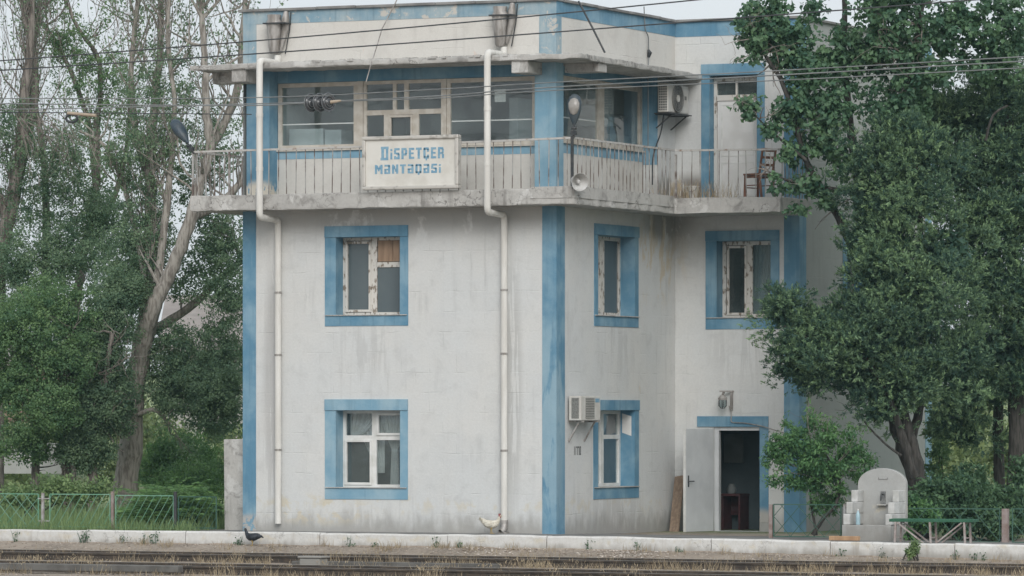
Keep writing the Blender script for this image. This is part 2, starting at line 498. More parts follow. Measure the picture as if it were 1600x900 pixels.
gr = ramp(nt, sepg.outputs[1], 3, 7)
col = mixc(nt, gr, col, mixc(nt, ramp(nt, noise(nt, p, .25, 6, .7), .35, .65), (.10, .15, .06), (.20, .25, .11)))
nt.links.new(col, b.inputs["Base Color"])
b.inputs["Roughness"].default_value = .95
bump(nt, b, noise(nt, p, 12, 6, .7), .8, .05)
M['ground'] = m
M['pave'] = simple("grey_platform_concrete", (.235, .23, .22), (.155, .15, .142), 1.6, .9, bumpy=.3)
M['hill'] = simple("hillside_grass", (.27, .32, .15), (.17, .22, .095), .12, .95)

# ------------------------------------------------------------------ mesh helpers
ORG = {}


class Fr:
    """Wall frames: a along the wall, d into the wall, z up."""

    def __init__(s, kind, off):
        s.k, s.o = kind, off

    def __call__(s, p):
        a, d, z = p
        if s.k == 'A':
            return (a, s.o + d, z)
        return (s.o - d, a, z)


class MB:
    def __init__(s, T=None):
        s.v, s.f, s.T = [], [], T

    def add(s, verts, faces):
        n = len(s.v)
        s.v += [tuple(s.T(p)) if s.T else tuple(p) for p in verts]
        s.f += [tuple(i + n for i in f) for f in faces]
        return s

    def box(s, a0, a1, d0, d1, z0, z1):
        v = [(a, d, z) for z in (z0, z1) for d in (d0, d1) for a in (a0, a1)]
        return s.add(v, [(0, 2, 3, 1), (4, 5, 7, 6), (0, 1, 5, 4), (2, 6, 7, 3), (0, 4, 6, 2), (1, 3, 7, 5)])

    def quad(s, *p):
        return s.add(p, [tuple(range(len(p)))])

    def bar(s, p, q, w, h=None, up=(0, 0, 1)):
        p, q = Vector(p), Vector(q)
        h = h or w
        d = (q - p).normalized()
        up = Vector(up)
        if abs(d.dot(up)) > .95:
            up = Vector((0, 1, 0))
        x = d.cross(up).normalized() * (w / 2)
        y = x.cross(d).normalized() * (h / 2)
        v = [p - x - y, p + x - y, p + x + y, p - x + y, q - x - y, q + x - y, q + x + y, q - x + y]
        return s.add(v, [(3, 2, 1, 0), (4, 5, 6, 7), (0, 1, 5, 4), (1, 2, 6, 5), (2, 3, 7, 6), (3, 0, 4, 7)])

    def tube(s, pts, r, n=8, cap=True):
        pts = [Vector(p) for p in pts]
        rr = r if isinstance(r, (list, tuple)) else [r] * len(pts)
        vs, fs = [], []
        ref = None
        for i, p in enumerate(pts):
            d = (pts[min(i + 1, len(pts) - 1)] - pts[max(i - 1, 0)]).normalized()
            if ref is None:
                ref = d.orthogonal().normalized()
            x = (ref - d * ref.dot(d))
            x = x.normalized() if x.length > 1e-6 else d.orthogonal().normalized()
            ref = x
            y = d.cross(x)
            for k in range(n):
                t = 2 * PI * k / n
                vs.append(p + (x * math.cos(t) + y * math.sin(t)) * rr[i])
        for i in range(len(pts) - 1):
            for k in range(n):
                fs.append((i * n + k, i * n + (k + 1) % n, (i + 1) * n + (k + 1) % n, (i + 1) * n + k))
        if cap:
            fs.append(tuple(range(n))[::-1])
            fs.append(tuple((len(pts) - 1) * n + k for k in range(n)))
        return s.add(vs, fs)

    def prism(s, poly, d0, d1, axis='d'):
        """poly in (a, z) swept along d, or (axis 'z') poly in plan swept in height."""
        n = len(poly)
        if axis == 'd':
            v = [(a, d0, z) for a, z in poly] + [(a, d1, z) for a, z in poly]
        else:
            v = [(a, d, d0) for a, d in poly] + [(a, d, d1) for a, d in poly]
        return s.add(v, [tuple(range(n))[::-1], tuple(range(n, 2 * n))] + [(i, (i + 1) % n, n + (i + 1) % n, n + i) for i in range(n)])

    def loft(s, rings, cap=True):
        n = len(rings[0])
        v = [p for r_ in rings for p in r_]
        f = []
        for i in range(len(rings) - 1):
            for k in range(n):
                f.append((i * n + k, i * n + (k + 1) % n, (i + 1) * n + (k + 1) % n, (i + 1) * n + k))
        if cap:
            f.append(tuple(range(n))[::-1])
            f.append(tuple((len(rings) - 1) * n + k for k in range(n)))
        return s.add(v, f)

    def build(s, name, mat, parent=None, smooth=False, local=False, kind=None, bevel=0.0):
        o_ = Vector((0, 0, 0)) if (parent is None or local) else ORG.get(parent.name, Vector((0, 0, 0)))
        me = bpy.data.meshes.new(name)
        me.from_pydata([tuple(Vector(p) - o_) for p in s.v], [], s.f)
        bm = bmesh.new()
        bm.from_mesh(me)
        bmesh.ops.recalc_face_normals(bm, faces=bm.faces)
        if bevel:
            es = [e for e in bm.edges if len(e.link_faces) == 2 and e.calc_face_angle(0) > .6]
            bmesh.ops.bevel(bm, geom=es, offset=bevel, segments=2, affect='EDGES', profile=.5, clamp_overlap=True)
        bm.to_mesh(me)
        bm.free()
        if smooth:
            me.polygons.foreach_set("use_smooth", [True] * len(me.polygons))
            me.set_sharp_from_angle(angle=R(42))
        me.materials.append(M[mat] if isinstance(mat, str) else mat)
        o = bpy.data.objects.new(name, me)
        COL.objects.link(o)
        if parent is not None:
            o.parent = parent
            ORG[o.name] = o_ if not local else Vector((0, 0, 0))
        if kind:
            o["kind"] = kind
        return o


def tag(o, label, cat, group=None):
    o["label"] = label
    o["category"] = cat
    if group:
        o["group"] = group
    return o


def thing(name, label, cat, loc, group=None):
    o = bpy.data.objects.new(name, None)
    o.location = loc
    o.empty_display_size = .2
    COL.objects.link(o)
    ORG[o.name] = Vector(loc)
    return tag(o, label, cat, group)


def copy_part(src, loc, parent):
    """Another piece like src (shared mesh) at world place loc under the same kind of parent."""
    c = src.copy()
    COL.objects.link(c)
    c.parent = parent
    c.location = Vector(loc) - ORG[parent.name]
    ORG[c.name] = ORG[parent.name]
    return c


def structure(o):
    o["kind"] = "structure"
    return o


def rough_line(pts, step=.25, j=.012, keep=()):
    """Subdivides a plan outline and roughens it a little, as worn concrete edges are."""
    out = []
    for i, p in enumerate(pts):
        q = pts[(i + 1) % len(pts)]
        L = math.dist(p, q)
        n = max(1, int(L / step))
        for k in range(n):
            t = k / n
            jj = j if k else 0
            out.append((p[0] + (q[0] - p[0]) * t + random.uniform(-jj, jj), p[1] + (q[1] - p[1]) * t + random.uniform(-jj, jj)))
    return out

# ------------------------------------------------------------------ the station building
WU, WV, WR, DV = -7.058, 6.22, 2.805, 14.4     # left corner, recess depth, wing width, back of the side wall
FA, FC = Fr('A', 0.0), Fr('A', WV)
FB, FD = Fr('B', 0.0), Fr('B', WR)
bld = thing('station_building', 'three storey whitewashed railway building with blue trimmed windows and a wraparound balcony', 'building', (-2, 3, 0))


def wall_with_openings(fr, a0, a1, z0, z1, holes, th, mat, name='wall'):
    """A wall of real thickness, pierced by holes (a0, a1, z0, z1)."""
    as_ = sorted({a0, a1, *[h[0] for h in holes], *[h[1] for h in holes]})
    zs = sorted({z0, z1, *[h[2] for h in holes], *[h[3] for h in holes]})
    m = MB(fr)
    for i in range(len(as_) - 1):
        for k in range(len(zs) - 1):
            ca, cz = (as_[i] + as_[i + 1]) / 2, (zs[k] + zs[k + 1]) / 2
            if any(h[0] < ca < h[1] and h[2] < cz < h[3] for h in holes):
                continue
            A0, A1, Z0, Z1 = as_[i], as_[i + 1], zs[k], zs[k + 1]
            m.quad((A0, 0, Z0), (A1, 0, Z0), (A1, 0, Z1), (A0, 0, Z1))
            m.quad((A0, th, Z0), (A0, th, Z1), (A1, th, Z1), (A1, th, Z0))
    for h in holes:
        H0, H1, Z0, Z1 = h
        m.quad((H0, 0, Z0), (H0, 0, Z1), (H0, th, Z1), (H0, th, Z0))
        m.quad((H1, 0, Z0), (H1, th, Z0), (H1, th, Z1), (H1, 0, Z1))
        m.quad((H0, 0, Z1), (H1, 0, Z1), (H1, th, Z1), (H0, th, Z1))
        m.quad((H0, 0, Z0), (H0, th, Z0), (H1, th, Z0), (H1, 0, Z0))
    o = m.build(name, mat, bld)
    return o


def win_surround(fr, parent, a0, a1, z0, z1, b0, b1, y0, y1, depth, mat='blue', sill=True):
    """Painted band round an opening (outer a0..z1, opening b0..y1) and the painted reveals behind it."""
    m = MB(fr)
    m.box(a0, a1, -.035, -.001, y1, z1)                    # lintel, proud
    m.box(a0, b0, -.014, -.001, z0 + .002, y1 - .002)
    m.box(b1, a1, -.014, -.001, z0 + .002, y1 - .002)
    m.box(b0 + .001, b1 - .001, -.014, -.001, z0 + .004, y0)
    e = .004
    m.quad((b0 + e, -.01, y0), (b0 + e, -.01, y1), (b0 + e, depth, y1), (b0 + e, depth, y0))
    m.quad((b1 - e, -.01, y0), (b1 - e, depth, y0), (b1 - e, depth, y1), (b1 - e, -.01, y1))
    m.quad((b0, -.01, y1 - e), (b1, -.01, y1 - e), (b1, depth, y1 - e), (b0, depth, y1 - e))
    m.quad((b0, -.01, y0 + e), (b0, depth, y0 + e), (b1, depth, y0 + e), (b1, -.01, y0 + e))
    o = m.build('surround', mat, parent)
    if sill:
        MB(fr).box(a0 + .02, a1 - .02, -.045, depth - .02, y0 - .008, y0 + .012).build('sill', 'concrete', parent, bevel=.006)
    return o


def win_frame(fr, b0, b1, y0, y1, depth, bars, panes, sashes, mat, w=.065, name='window', label=None):
    """The window (its frame mesh) with sashes and panes as children. Fractions 0..1 of the opening."""
    A = lambda t: b0 + (b1 - b0) * t
    Z = lambda t: y0 + (y1 - y0) * t
    m = MB(fr)
    m.box(b0 + .004, b1 - .004, depth, depth + .07, y0 + .004, y0 + w)
    m.box(b0 + .004, b1 - .004, depth, depth + .07, y1 - w, y1 - .004)
    m.box(b0 + .004, b0 + w, depth + .001, depth + .069, y0 + w, y1 - w)
    m.box(b1 - w, b1 - .004, depth + .001, depth + .069, y0 + w, y1 - w)
    for (x0, x1, t0, t1) in bars:
        m.box(A(x0), A(x1), depth + .002, depth + .068, Z(t0), Z(t1))
    win = m.build(name, mat, bld)
    if label:
        win["label"] = label
    for (x0, x1, t0, t1) in sashes:
        s_ = MB(fr)
        q0, q1, r0, r1, sw = A(x0), A(x1), Z(t0), Z(t1), .05
        s_.box(q0, q1, depth - .025, depth + .03, r0, r0 + sw)
        s_.box(q0, q1, depth - .025, depth + .03, r1 - sw, r1)
        s_.box(q0, q0 + sw, depth - .024, depth + .029, r0 + sw, r1 - sw)
        s_.box(q1 - sw, q1, depth - .024, depth + .029, r0 + sw, r1 - sw)
        s_.build('sash', mat, win, bevel=.004)
    for (x0, x1, t0, t1, pm) in panes:
        MB(fr).box(A(x0), A(x1), depth + .032, depth + .038, Z(t0), Z(t1)).build('pane', pm, win)
    return win


def curtain(fr, win, a0, a1, z0, z1, d, tie=.45, gather='right'):
    """A net curtain, gathered and tied at part of its height."""
    nA, nZ = 26, 16
    vs, fs = [], []
    for k in range(nZ + 1):
        t = k / nZ
        z = z1 + (z0 - z1) * t
        q = min(t / tie, 1)
        wd = 1 - .78 * q ** 1.4 + (.10 * (t - tie) / (1 - tie) if t > tie else 0)
        for i in range(nA + 1):
            x = i / nA
            xx = (1 - (1 - x) * wd) if gather == 'right' else x * wd
            if gather == 'mid':
                xx = .5 + (x - .5) * wd
            vs.append((a0 + (a1 - a0) * xx, d + .025 * math.sin(x * 40), z))
    for k in range(nZ):
        for i in range(nA):
            p = k * (nA + 1) + i
            fs.append((p, p + 1, p + nA + 2, p + nA + 1))
    MB(fr).add(vs, fs).build('curtain', 'cloth', win, smooth=True)


# lower storeys
HA_up, HA_lo = (-4.92, -3.47, 4.42, 6.02), (-4.92, -3.465, .90, 2.483)
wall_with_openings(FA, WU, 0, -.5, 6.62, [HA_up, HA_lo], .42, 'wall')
HB_up, HB_lo = (2.09, 4.0, 4.42, 6.07), (2.09, 4.0, .90, 2.485)
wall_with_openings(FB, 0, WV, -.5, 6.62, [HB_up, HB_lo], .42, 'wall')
HC_up, HC_dr, HC_d3 = (.948, 2.17, 4.43, 6.055), (.875, 1.92, -.08, 2.137), (.79, 1.862, 6.9, 9.545)
wall_with_openings(FC, 0, WR, -.5, 10.69, [HC_up, HC_dr, HC_d3], .42, 'wall')
HD = (9.05, 10.3, 4.43, 6.05)
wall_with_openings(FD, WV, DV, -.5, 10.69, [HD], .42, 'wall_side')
m = MB()
m.quad((WU, 0, -.5), (WU, DV, -.5), (WU, DV, 10.69), (WU, 0, 10.69))
m.quad((WU, DV, -.5), (WR, DV, -.5), (WR, DV, 10.69), (WU, DV, 10.69))
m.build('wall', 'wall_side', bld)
# upper storey: recessed parapet wall under the glazing and beam over it
MB(FA).box(-6.6, -.36, .35, .6, 6.7, 7.845).build('parapet_wall', 'wall_low', bld)
MB(FB).box(.36, 5.268, .35, .6, 6.7, 7.93).build('parapet_wall', 'wall_low', bld)
MB(FA).box(-6.45, -.47, .344, .349, 7.655, 7.846).build('painted_band', 'blue_pale', bld)
MB(FB).box(.36, 5.266, .344, .349, 7.70, 7.931).build('painted_band', 'blue_pale', bld)
MB(FA).box(-6.6, -.36, .35, .6, 9.225, 9.56).build('window_beam', 'blue', bld)
MB(FB).box(.36, 5.268, .35, .6, 9.28, 9.56).build('window_beam', 'blue', bld)
MB().box(-6.98, -6.45, -.002, .6, 6.7, 9.56).build('pillar', 'blue', bld)
MB().box(-.47, .002, -.002, .36, 6.7, 9.56).build('pillar', 'blue_pale', bld)
MB(FB).box(5.27, WV, 0, .6, 6.62, 9.56).build('wall', 'wall', bld)
MB(FB).box(5.262, 5.268, .004, .35, 7.64, 9.56).build('painted_band', 'blue', bld)
# top parapet: A, B and the blue band with its coping
MB(FA).box(WU, 0, 0, .3, 9.56, 10.69).build('parapet', 'wall_top', bld)
MB(FB).box(.3, WV, 0, .3, 9.561, 10.689).build('parapet', 'wall_top', bld)
MB(FA).box(WU - .004, .006, -.008, -.001, 10.43, 10.688).build('painted_band', 'blue_worn', bld)
MB(FB).box(.001, WV - .008, -.008, -.001, 10.39, 10.687).build('painted_band', 'blue', bld)
MB(FC).box(.009, WR + .006, -.008, -.001, 10.38, 10.686).build('painted_band', 'blue', bld)
MB(FA).box(WU + .001, -6.75, -.007, -.001, 9.6, 10.429).build('painted_band', 'blue_worn', bld)
MB(FA).box(-.37, .005, -.0075, -.001, 9.6, 10.429).build('painted_band', 'blue_worn', bld)
MB(FB).box(.002, .255, -.007, -.001, 9.6, 10.389).build('painted_band', 'blue_worn', bld)
cop = MB()
for k in range(8):
    a, b_ = WU - .09 + k * (7.2 / 8), WU - .09 + (k + 1) * (7.2 / 8) - .012
    j = random.uniform(-.006, .006)
    cop.box(a, min(b_, .07), -.07, .33, 10.69 + j, 10.745 + j)
for k in range(7):
    a, b_ = .335 + k * .83, .335 + (k + 1) * .83 - .012
    j = random.uniform(-.006, .006)
    cop.box(-.3, .07, a, min(b_, WV - .08), 10.69 + j, 10.745 + j)
for k in range(3):
    a = -.3 + k * 1.06
    cop.box(a, a + 1.05, WV - .07, WV + .33, 10.69, 10.745)
cop.box(WR - .3, WR + .07, WV + .335, DV, 10.69, 10.745)
cop.build('coping', 'concrete_dark', bld, bevel=.008)
MB().prism([(WU + .2, .2), (-.2, .2), (-.2, WV + .2), (WR - .2, WV + .2), (WR - .2, DV), (WU + .2, DV)], 10.3, 10.4, 'z').build('roof', 'concrete_dark', bld)
# corner strips
MB(FA).box(WU - .004, -6.76, -.012, -.001, -.05, 6.6).build('corner_strip', 'blue', bld)
MB(FA).box(-.30, .012, -.012, -.001, -.05, 6.6).build('corner_strip', 'blue', bld)
MB(FB).box(.0, .41, -.012, -.001, -.05, 6.6).build('corner_strip', 'blue', bld)
MB(FC).box(2.47, WR + .012, -.012, -.001, -.15, 10.37).build('corner_strip', 'blue', bld)
MB(FD).box(WV, 6.61, -.012, -.001, -.15, 10.6).build('corner_strip', 'blue', bld)
MB(FD).box(14.0, DV + .01, -.012, -.001, -.15, 10.6).build('corner_strip', 'blue_pale', bld)

# windows of the lower storeys
PEEL = 'white window frame with flaking paint'
w_ = win_frame(FA, HA_up[0], HA_up[1], HA_up[2], HA_up[3], .31,
               [(.44, .535, .03, .97), (.53, .97, .615, .68)],
               [(.03, .45, .03, .97, 'film'), (.53, .97, .03, .62, 'film')], [(.045, .445, .045, .95)], 'peeling', label=PEEL + ' and one boarded upper pane')
for (x0, x1) in ((-4.13, -3.80), (-3.79, -3.53)):
    MB(FA).box(x0, x1, .335, .352, 5.52, 5.95).build('board', 'plywood', w_)
win_surround(FA, w_, -5.172, -3.285, 4.2, 6.245, *HA_up, .31)
w_ = win_frame(FA, *HA_lo, .31, [(.455, .525, .03, .97), (.03, .455, .615, .675), (.525, .97, .615, .675)],
               [(.03, .46, .66, .97, 'glass'), (.52, .97, .66, .97, 'glass'), (.03, .46, .03, .63, 'glass'), (.52, .97, .03, .63, 'glass')],
               [(.03, .46, .035, .62), (.53, .97, .675, .965)], 'pvc')
win_surround(FA, w_, -5.172, -3.292, .662, 2.706, *HA_lo, .31, 'blue_pale')
curtain(FA, w_, -4.15, -3.52, .95, 2.42, .50, .5, 'mid')
curtain(FA, w_, -4.85, -4.15, 1.85, 2.42, .52, .95, 'left')
curtain(FA, w_, -4.75, -4.10, 1.2, 2.42, .56, .95, 'right')
w_ = win_frame(FB, *HB_up, .31, [(.44, .56, .03, .97)], [(.03, .45, .03, .97, 'film'), (.55, .97, .03, .97, 'film')],
               [(.06, .44, .05, .95)], 'peeling', w=.08)
win_surround(FB, w_, 1.9, 4.206, 4.2, 6.295, *HB_up, .31)
w_ = win_frame(FB, *HB_lo, .31, [(.46, .54, .03, .97), (.54, .97, .625, .68)], [(.03, .47, .03, .97, 'glass'), (.53, .97, .03, .64, 'glass'), (.53, .97, .66, .97, 'glass')],
               [], 'pvc', w=.08)
win_surround(FB, w_, 1.86, 4.223, .665, 2.694, *HB_lo, .31)
curtain(FB, w_, 2.2, 3.9, .95, 2.42, .52, .98, 'left')
w_ = win_frame(FC, *HC_up, .31, [(.44, .56, .03, .97)], [(.03, .45, .03, .97, 'glass_dim'), (.55, .97, .03, .97, 'glass_dim')],
               [(.09, .46, .04, .94)], 'peeling', w=.085, label=PEEL)
win_surround(FC, w_, .697, 2.366, 4.19, 6.266, *HC_up, .31)
curtain(FC, w_, 1.55, 2.15, 4.45, 6.0, .55, .98, 'left')
w_ = win_frame(FD, *HD, .31, [(.46, .54, .03, .97)], [(.03, .47, .03, .97, 'glass_dim'), (.53, .97, .03, .97, 'glass_dim')], [], 'peeling')
win_surround(FD, w_, 8.8, 10.55, 4.2, 6.27, *HD, .31)

# glazing of the control room
ZA0, ZA1 = 7.85, 9.222
w_ = win_frame(FA, -6.44, -4.61, ZA0, ZA1, .36, [], [(.03, .97, .05, .96, 'glass')], [], 'frame', w=.09)
MB(FA).box(-6.42, -4.63, .395, .41, 8.36, 8.385).build('blind_rail', 'pvc', w_)  # thin pale bar across the pane
MB(FA).box(-4.608, -4.482, .345, .44, ZA0 - .02, ZA1).build('window_post', 'frame', bld)
w_ = win_frame(FA, -4.48, -2.645, ZA0, ZA1, .36,
               [(.03, .97, .485, .56), (.365, .41, .56, .96), (.505, .56, .56, .96), (.255, .325, .05, .485), (.61, .685, .05, .485)],
               [(.03, .37, .55, .95, 'glass'), (.41, .51, .55, .95, 'glass'), (.555, .97, .55, .95, 'glass'),
                (.03, .26, .05, .49, 'glass'), (.32, .62, .05, .49, 'glass'), (.68, .97, .05, .49, 'glass')],
               [(.32, .615, .06, .48)], 'frame', w=.075)
MB(FA).box(-2.643, -2.602, .346, .44, ZA0 - .02, ZA1).build('window_post', 'frame', bld)
w_ = win_frame(FA, -2.60, -.60, ZA0, ZA1, .36, [], [(.03, .97, .05, .96, 'glass')], [], 'frame', w=.09)
MB(FA).box(-2.5, -.7, .395, .41, 8.34, 8.365).build('blind_rail', 'pvc', w_)
MB(FA).box(-1.55, -1.3, .42, .425, 8.72, 8.98).build('notice', 'paper', w_)
MB(FA).box(-6.5, -.5, .30, .42, ZA0 - .035, ZA0 - .003).build('sill', 'frame', bld)
w_ = win_frame(FB, .40, 5.266, 7.935, 9.278, .36, [(.525, .59, .03, .97)], [(.03, .53, .04, .96, 'glass'), (.58, .97, .04, .96, 'glass')], [], 'frame', w=.11)
MB(FB).box(.9, 2.9, .395, .41, 8.42, 8.445).build('blind_rail', 'pvc', w_)
MB(FB).box(.38, 5.266, .29, .42, 7.90, 7.932).build('sill', 'frame', bld)

# rooms behind the glass
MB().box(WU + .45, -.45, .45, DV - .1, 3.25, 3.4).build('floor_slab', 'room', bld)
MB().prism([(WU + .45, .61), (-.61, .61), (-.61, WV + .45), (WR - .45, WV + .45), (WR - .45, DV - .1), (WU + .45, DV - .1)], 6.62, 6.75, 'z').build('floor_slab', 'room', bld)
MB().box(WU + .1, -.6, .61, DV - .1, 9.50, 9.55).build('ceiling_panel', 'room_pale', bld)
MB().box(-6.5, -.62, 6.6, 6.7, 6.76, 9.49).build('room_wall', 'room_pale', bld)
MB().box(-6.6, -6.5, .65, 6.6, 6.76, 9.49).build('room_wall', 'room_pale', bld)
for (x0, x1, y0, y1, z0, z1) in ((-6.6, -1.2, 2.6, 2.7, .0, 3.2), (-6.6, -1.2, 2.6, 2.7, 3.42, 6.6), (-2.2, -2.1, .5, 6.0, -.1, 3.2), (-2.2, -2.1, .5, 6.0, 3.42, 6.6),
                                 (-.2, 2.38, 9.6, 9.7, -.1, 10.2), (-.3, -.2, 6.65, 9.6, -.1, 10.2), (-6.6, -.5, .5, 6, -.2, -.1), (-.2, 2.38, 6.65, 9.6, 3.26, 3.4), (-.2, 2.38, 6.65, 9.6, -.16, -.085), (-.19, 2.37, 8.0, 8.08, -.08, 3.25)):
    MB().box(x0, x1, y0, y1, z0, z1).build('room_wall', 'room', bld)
m = MB()
m.box(-6.38, -5.6, .75, 1.35, 6.76, 8.30)
m.box(-5.58, -5.2, .8, 1.35, 6.76, 8.27)
m.build('cabinet', 'cabinet', bld, bevel=.01)
MB().box(-1.5, -.85, 4.75, 6.2, 6.76, 8.28).build('cabinet', 'cabinet', bld, bevel=.01)
MB().box(-1.30, -.75, 4.1, 4.7, 8.42, 9.3).build('cabinet', 'cabinet', bld, bevel=.01)
MB().box(-1.9, -1.7, 1.9, 4.0, 6.76, 8.9).build('cabinet', 'cabinet', bld, bevel=.01)
MB().box(-4.6, -.9, 1.2, 1.9, 7.4, 7.47).build('counter', 'room_pale', bld)
MB().box(-1.9, -1.2, 5.2, 6.4, 6.76, 8.75).build('cabinet', 'cabinet', bld, bevel=.01)
MB().box(-3.4, -2.2, 6.0, 6.5, 6.76, 8.2).build('cabinet', 'cabinet', bld, bevel=.01)

# wing: upper door with its transom, lower door standing open
m = MB(FC)
m.box(.598, 2.035, -.03, -.001, 9.548, 9.785)
m.box(.598, .788, -.014, -.001, 6.9, 9.546)
m.box(1.864, 2.035, -.014, -.001, 6.9, 9.546)
m.quad((.794, -.01, 6.9), (.794, -.01, 9.54), (.794, .25, 9.54), (.794, .25, 6.9))
m.quad((.794, -.01, 9.541), (1.858, -.01, 9.541), (1.858, .25, 9.541), (.794, .25, 9.541))
m.quad((1.858, -.01, 6.9), (1.858, -.01, 9.54), (1.858, .25, 9.54), (1.858, .25, 6.9))
m.build('door_surround', 'blue', bld)
d3 = MB(FC)
for (x0, x1, z0, z1) in ((.80, .87, 6.9, 9.5), (1.80, 1.856, 6.9, 9.5), (.87, 1.80, 9.43, 9.5), (.87, 1.80, 9.02, 9.14)):
    d3.box(x0, x1, .2, .28, z0, z1)
d3.box(1.29, 1.33, .21, .27, 9.14, 9.43)
df = d3.build('door_frame', 'peeling', bld)
MB(FC).box(.872, 1.798, .235, .242, 9.14, 9.43).build('pane', 'glass', df)
lf = MB(FC).box(.875, 1.795, .22, .262, 6.91, 9.018).build('door', 'door', bld, bevel=.004)
m = MB(FC)
for (x0, x1, z0, z1) in ((.96, 1.71, 7.85, 8.95), (.96, 1.71, 7.0, 7.72)):
    m.box(x0, x1, .212, .219, z0, z0 + .03)
    m.box(x0, x1, .212, .219, z1 - .03, z1)
    m.box(x0, x0 + .03, .2125, .219, z0 + .03, z1 - .03)
    m.box(x1 - .03, x1, .2125, .219, z0 + .03, z1 - .03)
m.build('door_moulding', 'pvc', lf)
m = MB(FC)
m.box(.511, 2.121, -.03, -.001, 2.14, 2.36)
m.box(1.925, 2.121, -.014, -.001, .13, 2.138)
m.quad((1.916, -.01, -.08), (1.916, -.01, 2.13), (1.916, .3, 2.13), (1.916, .3, -.08))
m.build('door_surround', 'blue', bld)
m = MB(FC)
m.box(.88, .98, .03, .12, -.08, 2.13)
m.box(.98, 1.915, .03, .12, 2.06, 2.13)
m.box(.98, 1.915, .03, .3, -.085, -.055)
m.build('door_frame', 'door_steel', bld)
hx, hy = .86, WV - .03                               # open leaf, swung out past square
th = R(180 + 78)
ld = Vector((math.cos(th), math.sin(th), 0))
ln = Vector((-ld.y, ld.x, 0))
m = MB()
q = [Vector((hx, hy, 0)) + ld * a + ln * b_ for a, b_ in ((0.03, 0), (1.06, 0), (1.06, .05), (.03, .05))]
m.prism([(p.x, p.y) for p in q], -.06, 2.1, 'z')
leaf = m.build('door', 'door_steel', bld, bevel=.006)
leaf["label"] = 'grey steel door leaf standing open'
q = [Vector((hx, hy, 0)) + ld * a + ln * b_ for a, b_ in ((1.061, -.006), (1.078, -.006), (1.078, .056), (1.061, .056))]
MB().prism([(p.x, p.y) for p in q], -.06, 2.1, 'z').build('edge_strip', 'pvc', leaf)
hp = Vector((hx, hy, 1.0)) + ld * .98 + ln * .05
m = MB()
m.bar(hp + Vector((0, 0, -.12)), hp + Vector((0, 0, .12)), .045, .02)
m.tube([hp, hp + ln * .06, hp + ln * .06 - ld * .14], .012, 6)
m.bar(hp - ln * .07 + Vector((0, 0, -.12)), hp - ln * .07 + Vector((0, 0, .12)), .045, .02)
m.build('handle', 'black', leaf)
MB(FC).box(.55, 2.5, -.75, -.001, -.24, -.10).build('door_step', 'concrete_dark', bld, bevel=.015)
m = MB()                                             # what the doorway shows
m.box(.30, 1.02, 7.35, 7.9, .66, .71); m.box(.32, .62, 7.4, 7.88, -.08, .655); m.box(.97, 1.01, 7.38, 7.88, -.08, .655); m.box(.63, .96, 7.8, 7.86, .25, .655)
tag(m.build('desk', 'desk'), 'dark red desk inside the open ground floor doorway', 'desk')
tag(MB().box(.42, .86, 7.9, 7.995, 1.36, 1.98).build('switch_box', 'grey_box', bevel=.02), 'pale box hung on the wall inside the doorway', 'switch box')
tag(MB().tube([(.75, 7.55, .712), (.75, 7.55, .80), (.75, 7.55, .92)], [.09, .11, .05], 12).build('kettle', 'grey_box', smooth=True), 'small pale pot on the desk inside the doorway', 'pot')

# balcony slab, canopy, beams
def slab(name, poly, z0, z1, mat, j=.012):
    """A cast slab whose outline and lower edge are worn."""
    line = rough_line(poly, .16, j)
    n = len(line)
    rings = []
    for (zz, k) in ((z0, .012), (z0 + .025, 0), (z1 - .02, 0), (z1, .01)):
        cx, cy = -2, 3
        rings.append([(x + (cx - x) * k / 8, y + (cy - y) * k / 8, zz + random.uniform(-j, j) * .9) for x, y in line])
    return MB().loft(rings).build(name, mat, bld)


s_ = slab('balcony_slab', [(-7.87, -.8), (.60, -.8), (.72, -.74), (.755, -.6), (.74, 4.40), (.77, 4.44), (3.08, 4.44), (3.08, 6.2), (-.05, 6.2), (-.34, 6.2), (-.34, .34), (-6.4, .34), (-7.0, .34), (-7.0, 3.4), (-7.87, 3.4)], 6.575, 6.885, 'concrete')
lip = MB()
lp = [(-.2, -.81), (.62, -.81), (.735, -.75), (.768, -.6), (.755, 4.36), (.70, 4.36), (.70, -.60), (.66, -.72), (.58, -.745), (-.2, -.745)]
lip.prism(rough_line(lp, .2, .004), 6.70, 6.93, 'z')
lip.build('balcony_lip', 'concrete', s_)
cn = slab('canopy', [(-7.87, -.8), (-4.6, -.80), (-3.2, -.79), (-1.9, -.74), (-1.2, -.78), (.83, -.8), (.855, -.72), (.80, 2), (.62, 6.2), (-.3, 6.2), (-.3, .30), (-7.0, .3), (-7.0, 2.6), (-7.87, 2.6)], 9.465, 9.565, 'concrete', .016)
for (b6) in ((-6.95, -6.62, -.74, 0, 9.20, 9.462), (-7.72, -7.06, -.12, .22, 9.22, 9.462), (-.66, -.30, -.73, 0, 9.21, 9.462), (0, .76, .40, .82, 9.27, 9.462)):
    MB().box(*b6).build('canopy_beam', 'concrete', bld, bevel=.02)
rb = MB()
for k in range(170):                                 # crumbs and roof dirt on the canopy edge
    u = random.triangular(-6.2, .7, -2.2)
    s = random.uniform(.012, .05)
    v = random.uniform(-.78, -.35)
    rb.box(u - s, u + s * 1.4, v - s, v + s, 9.55, 9.565 + s * .7)
rb.build('canopy_rubble', 'concrete', cn, kind='stuff')

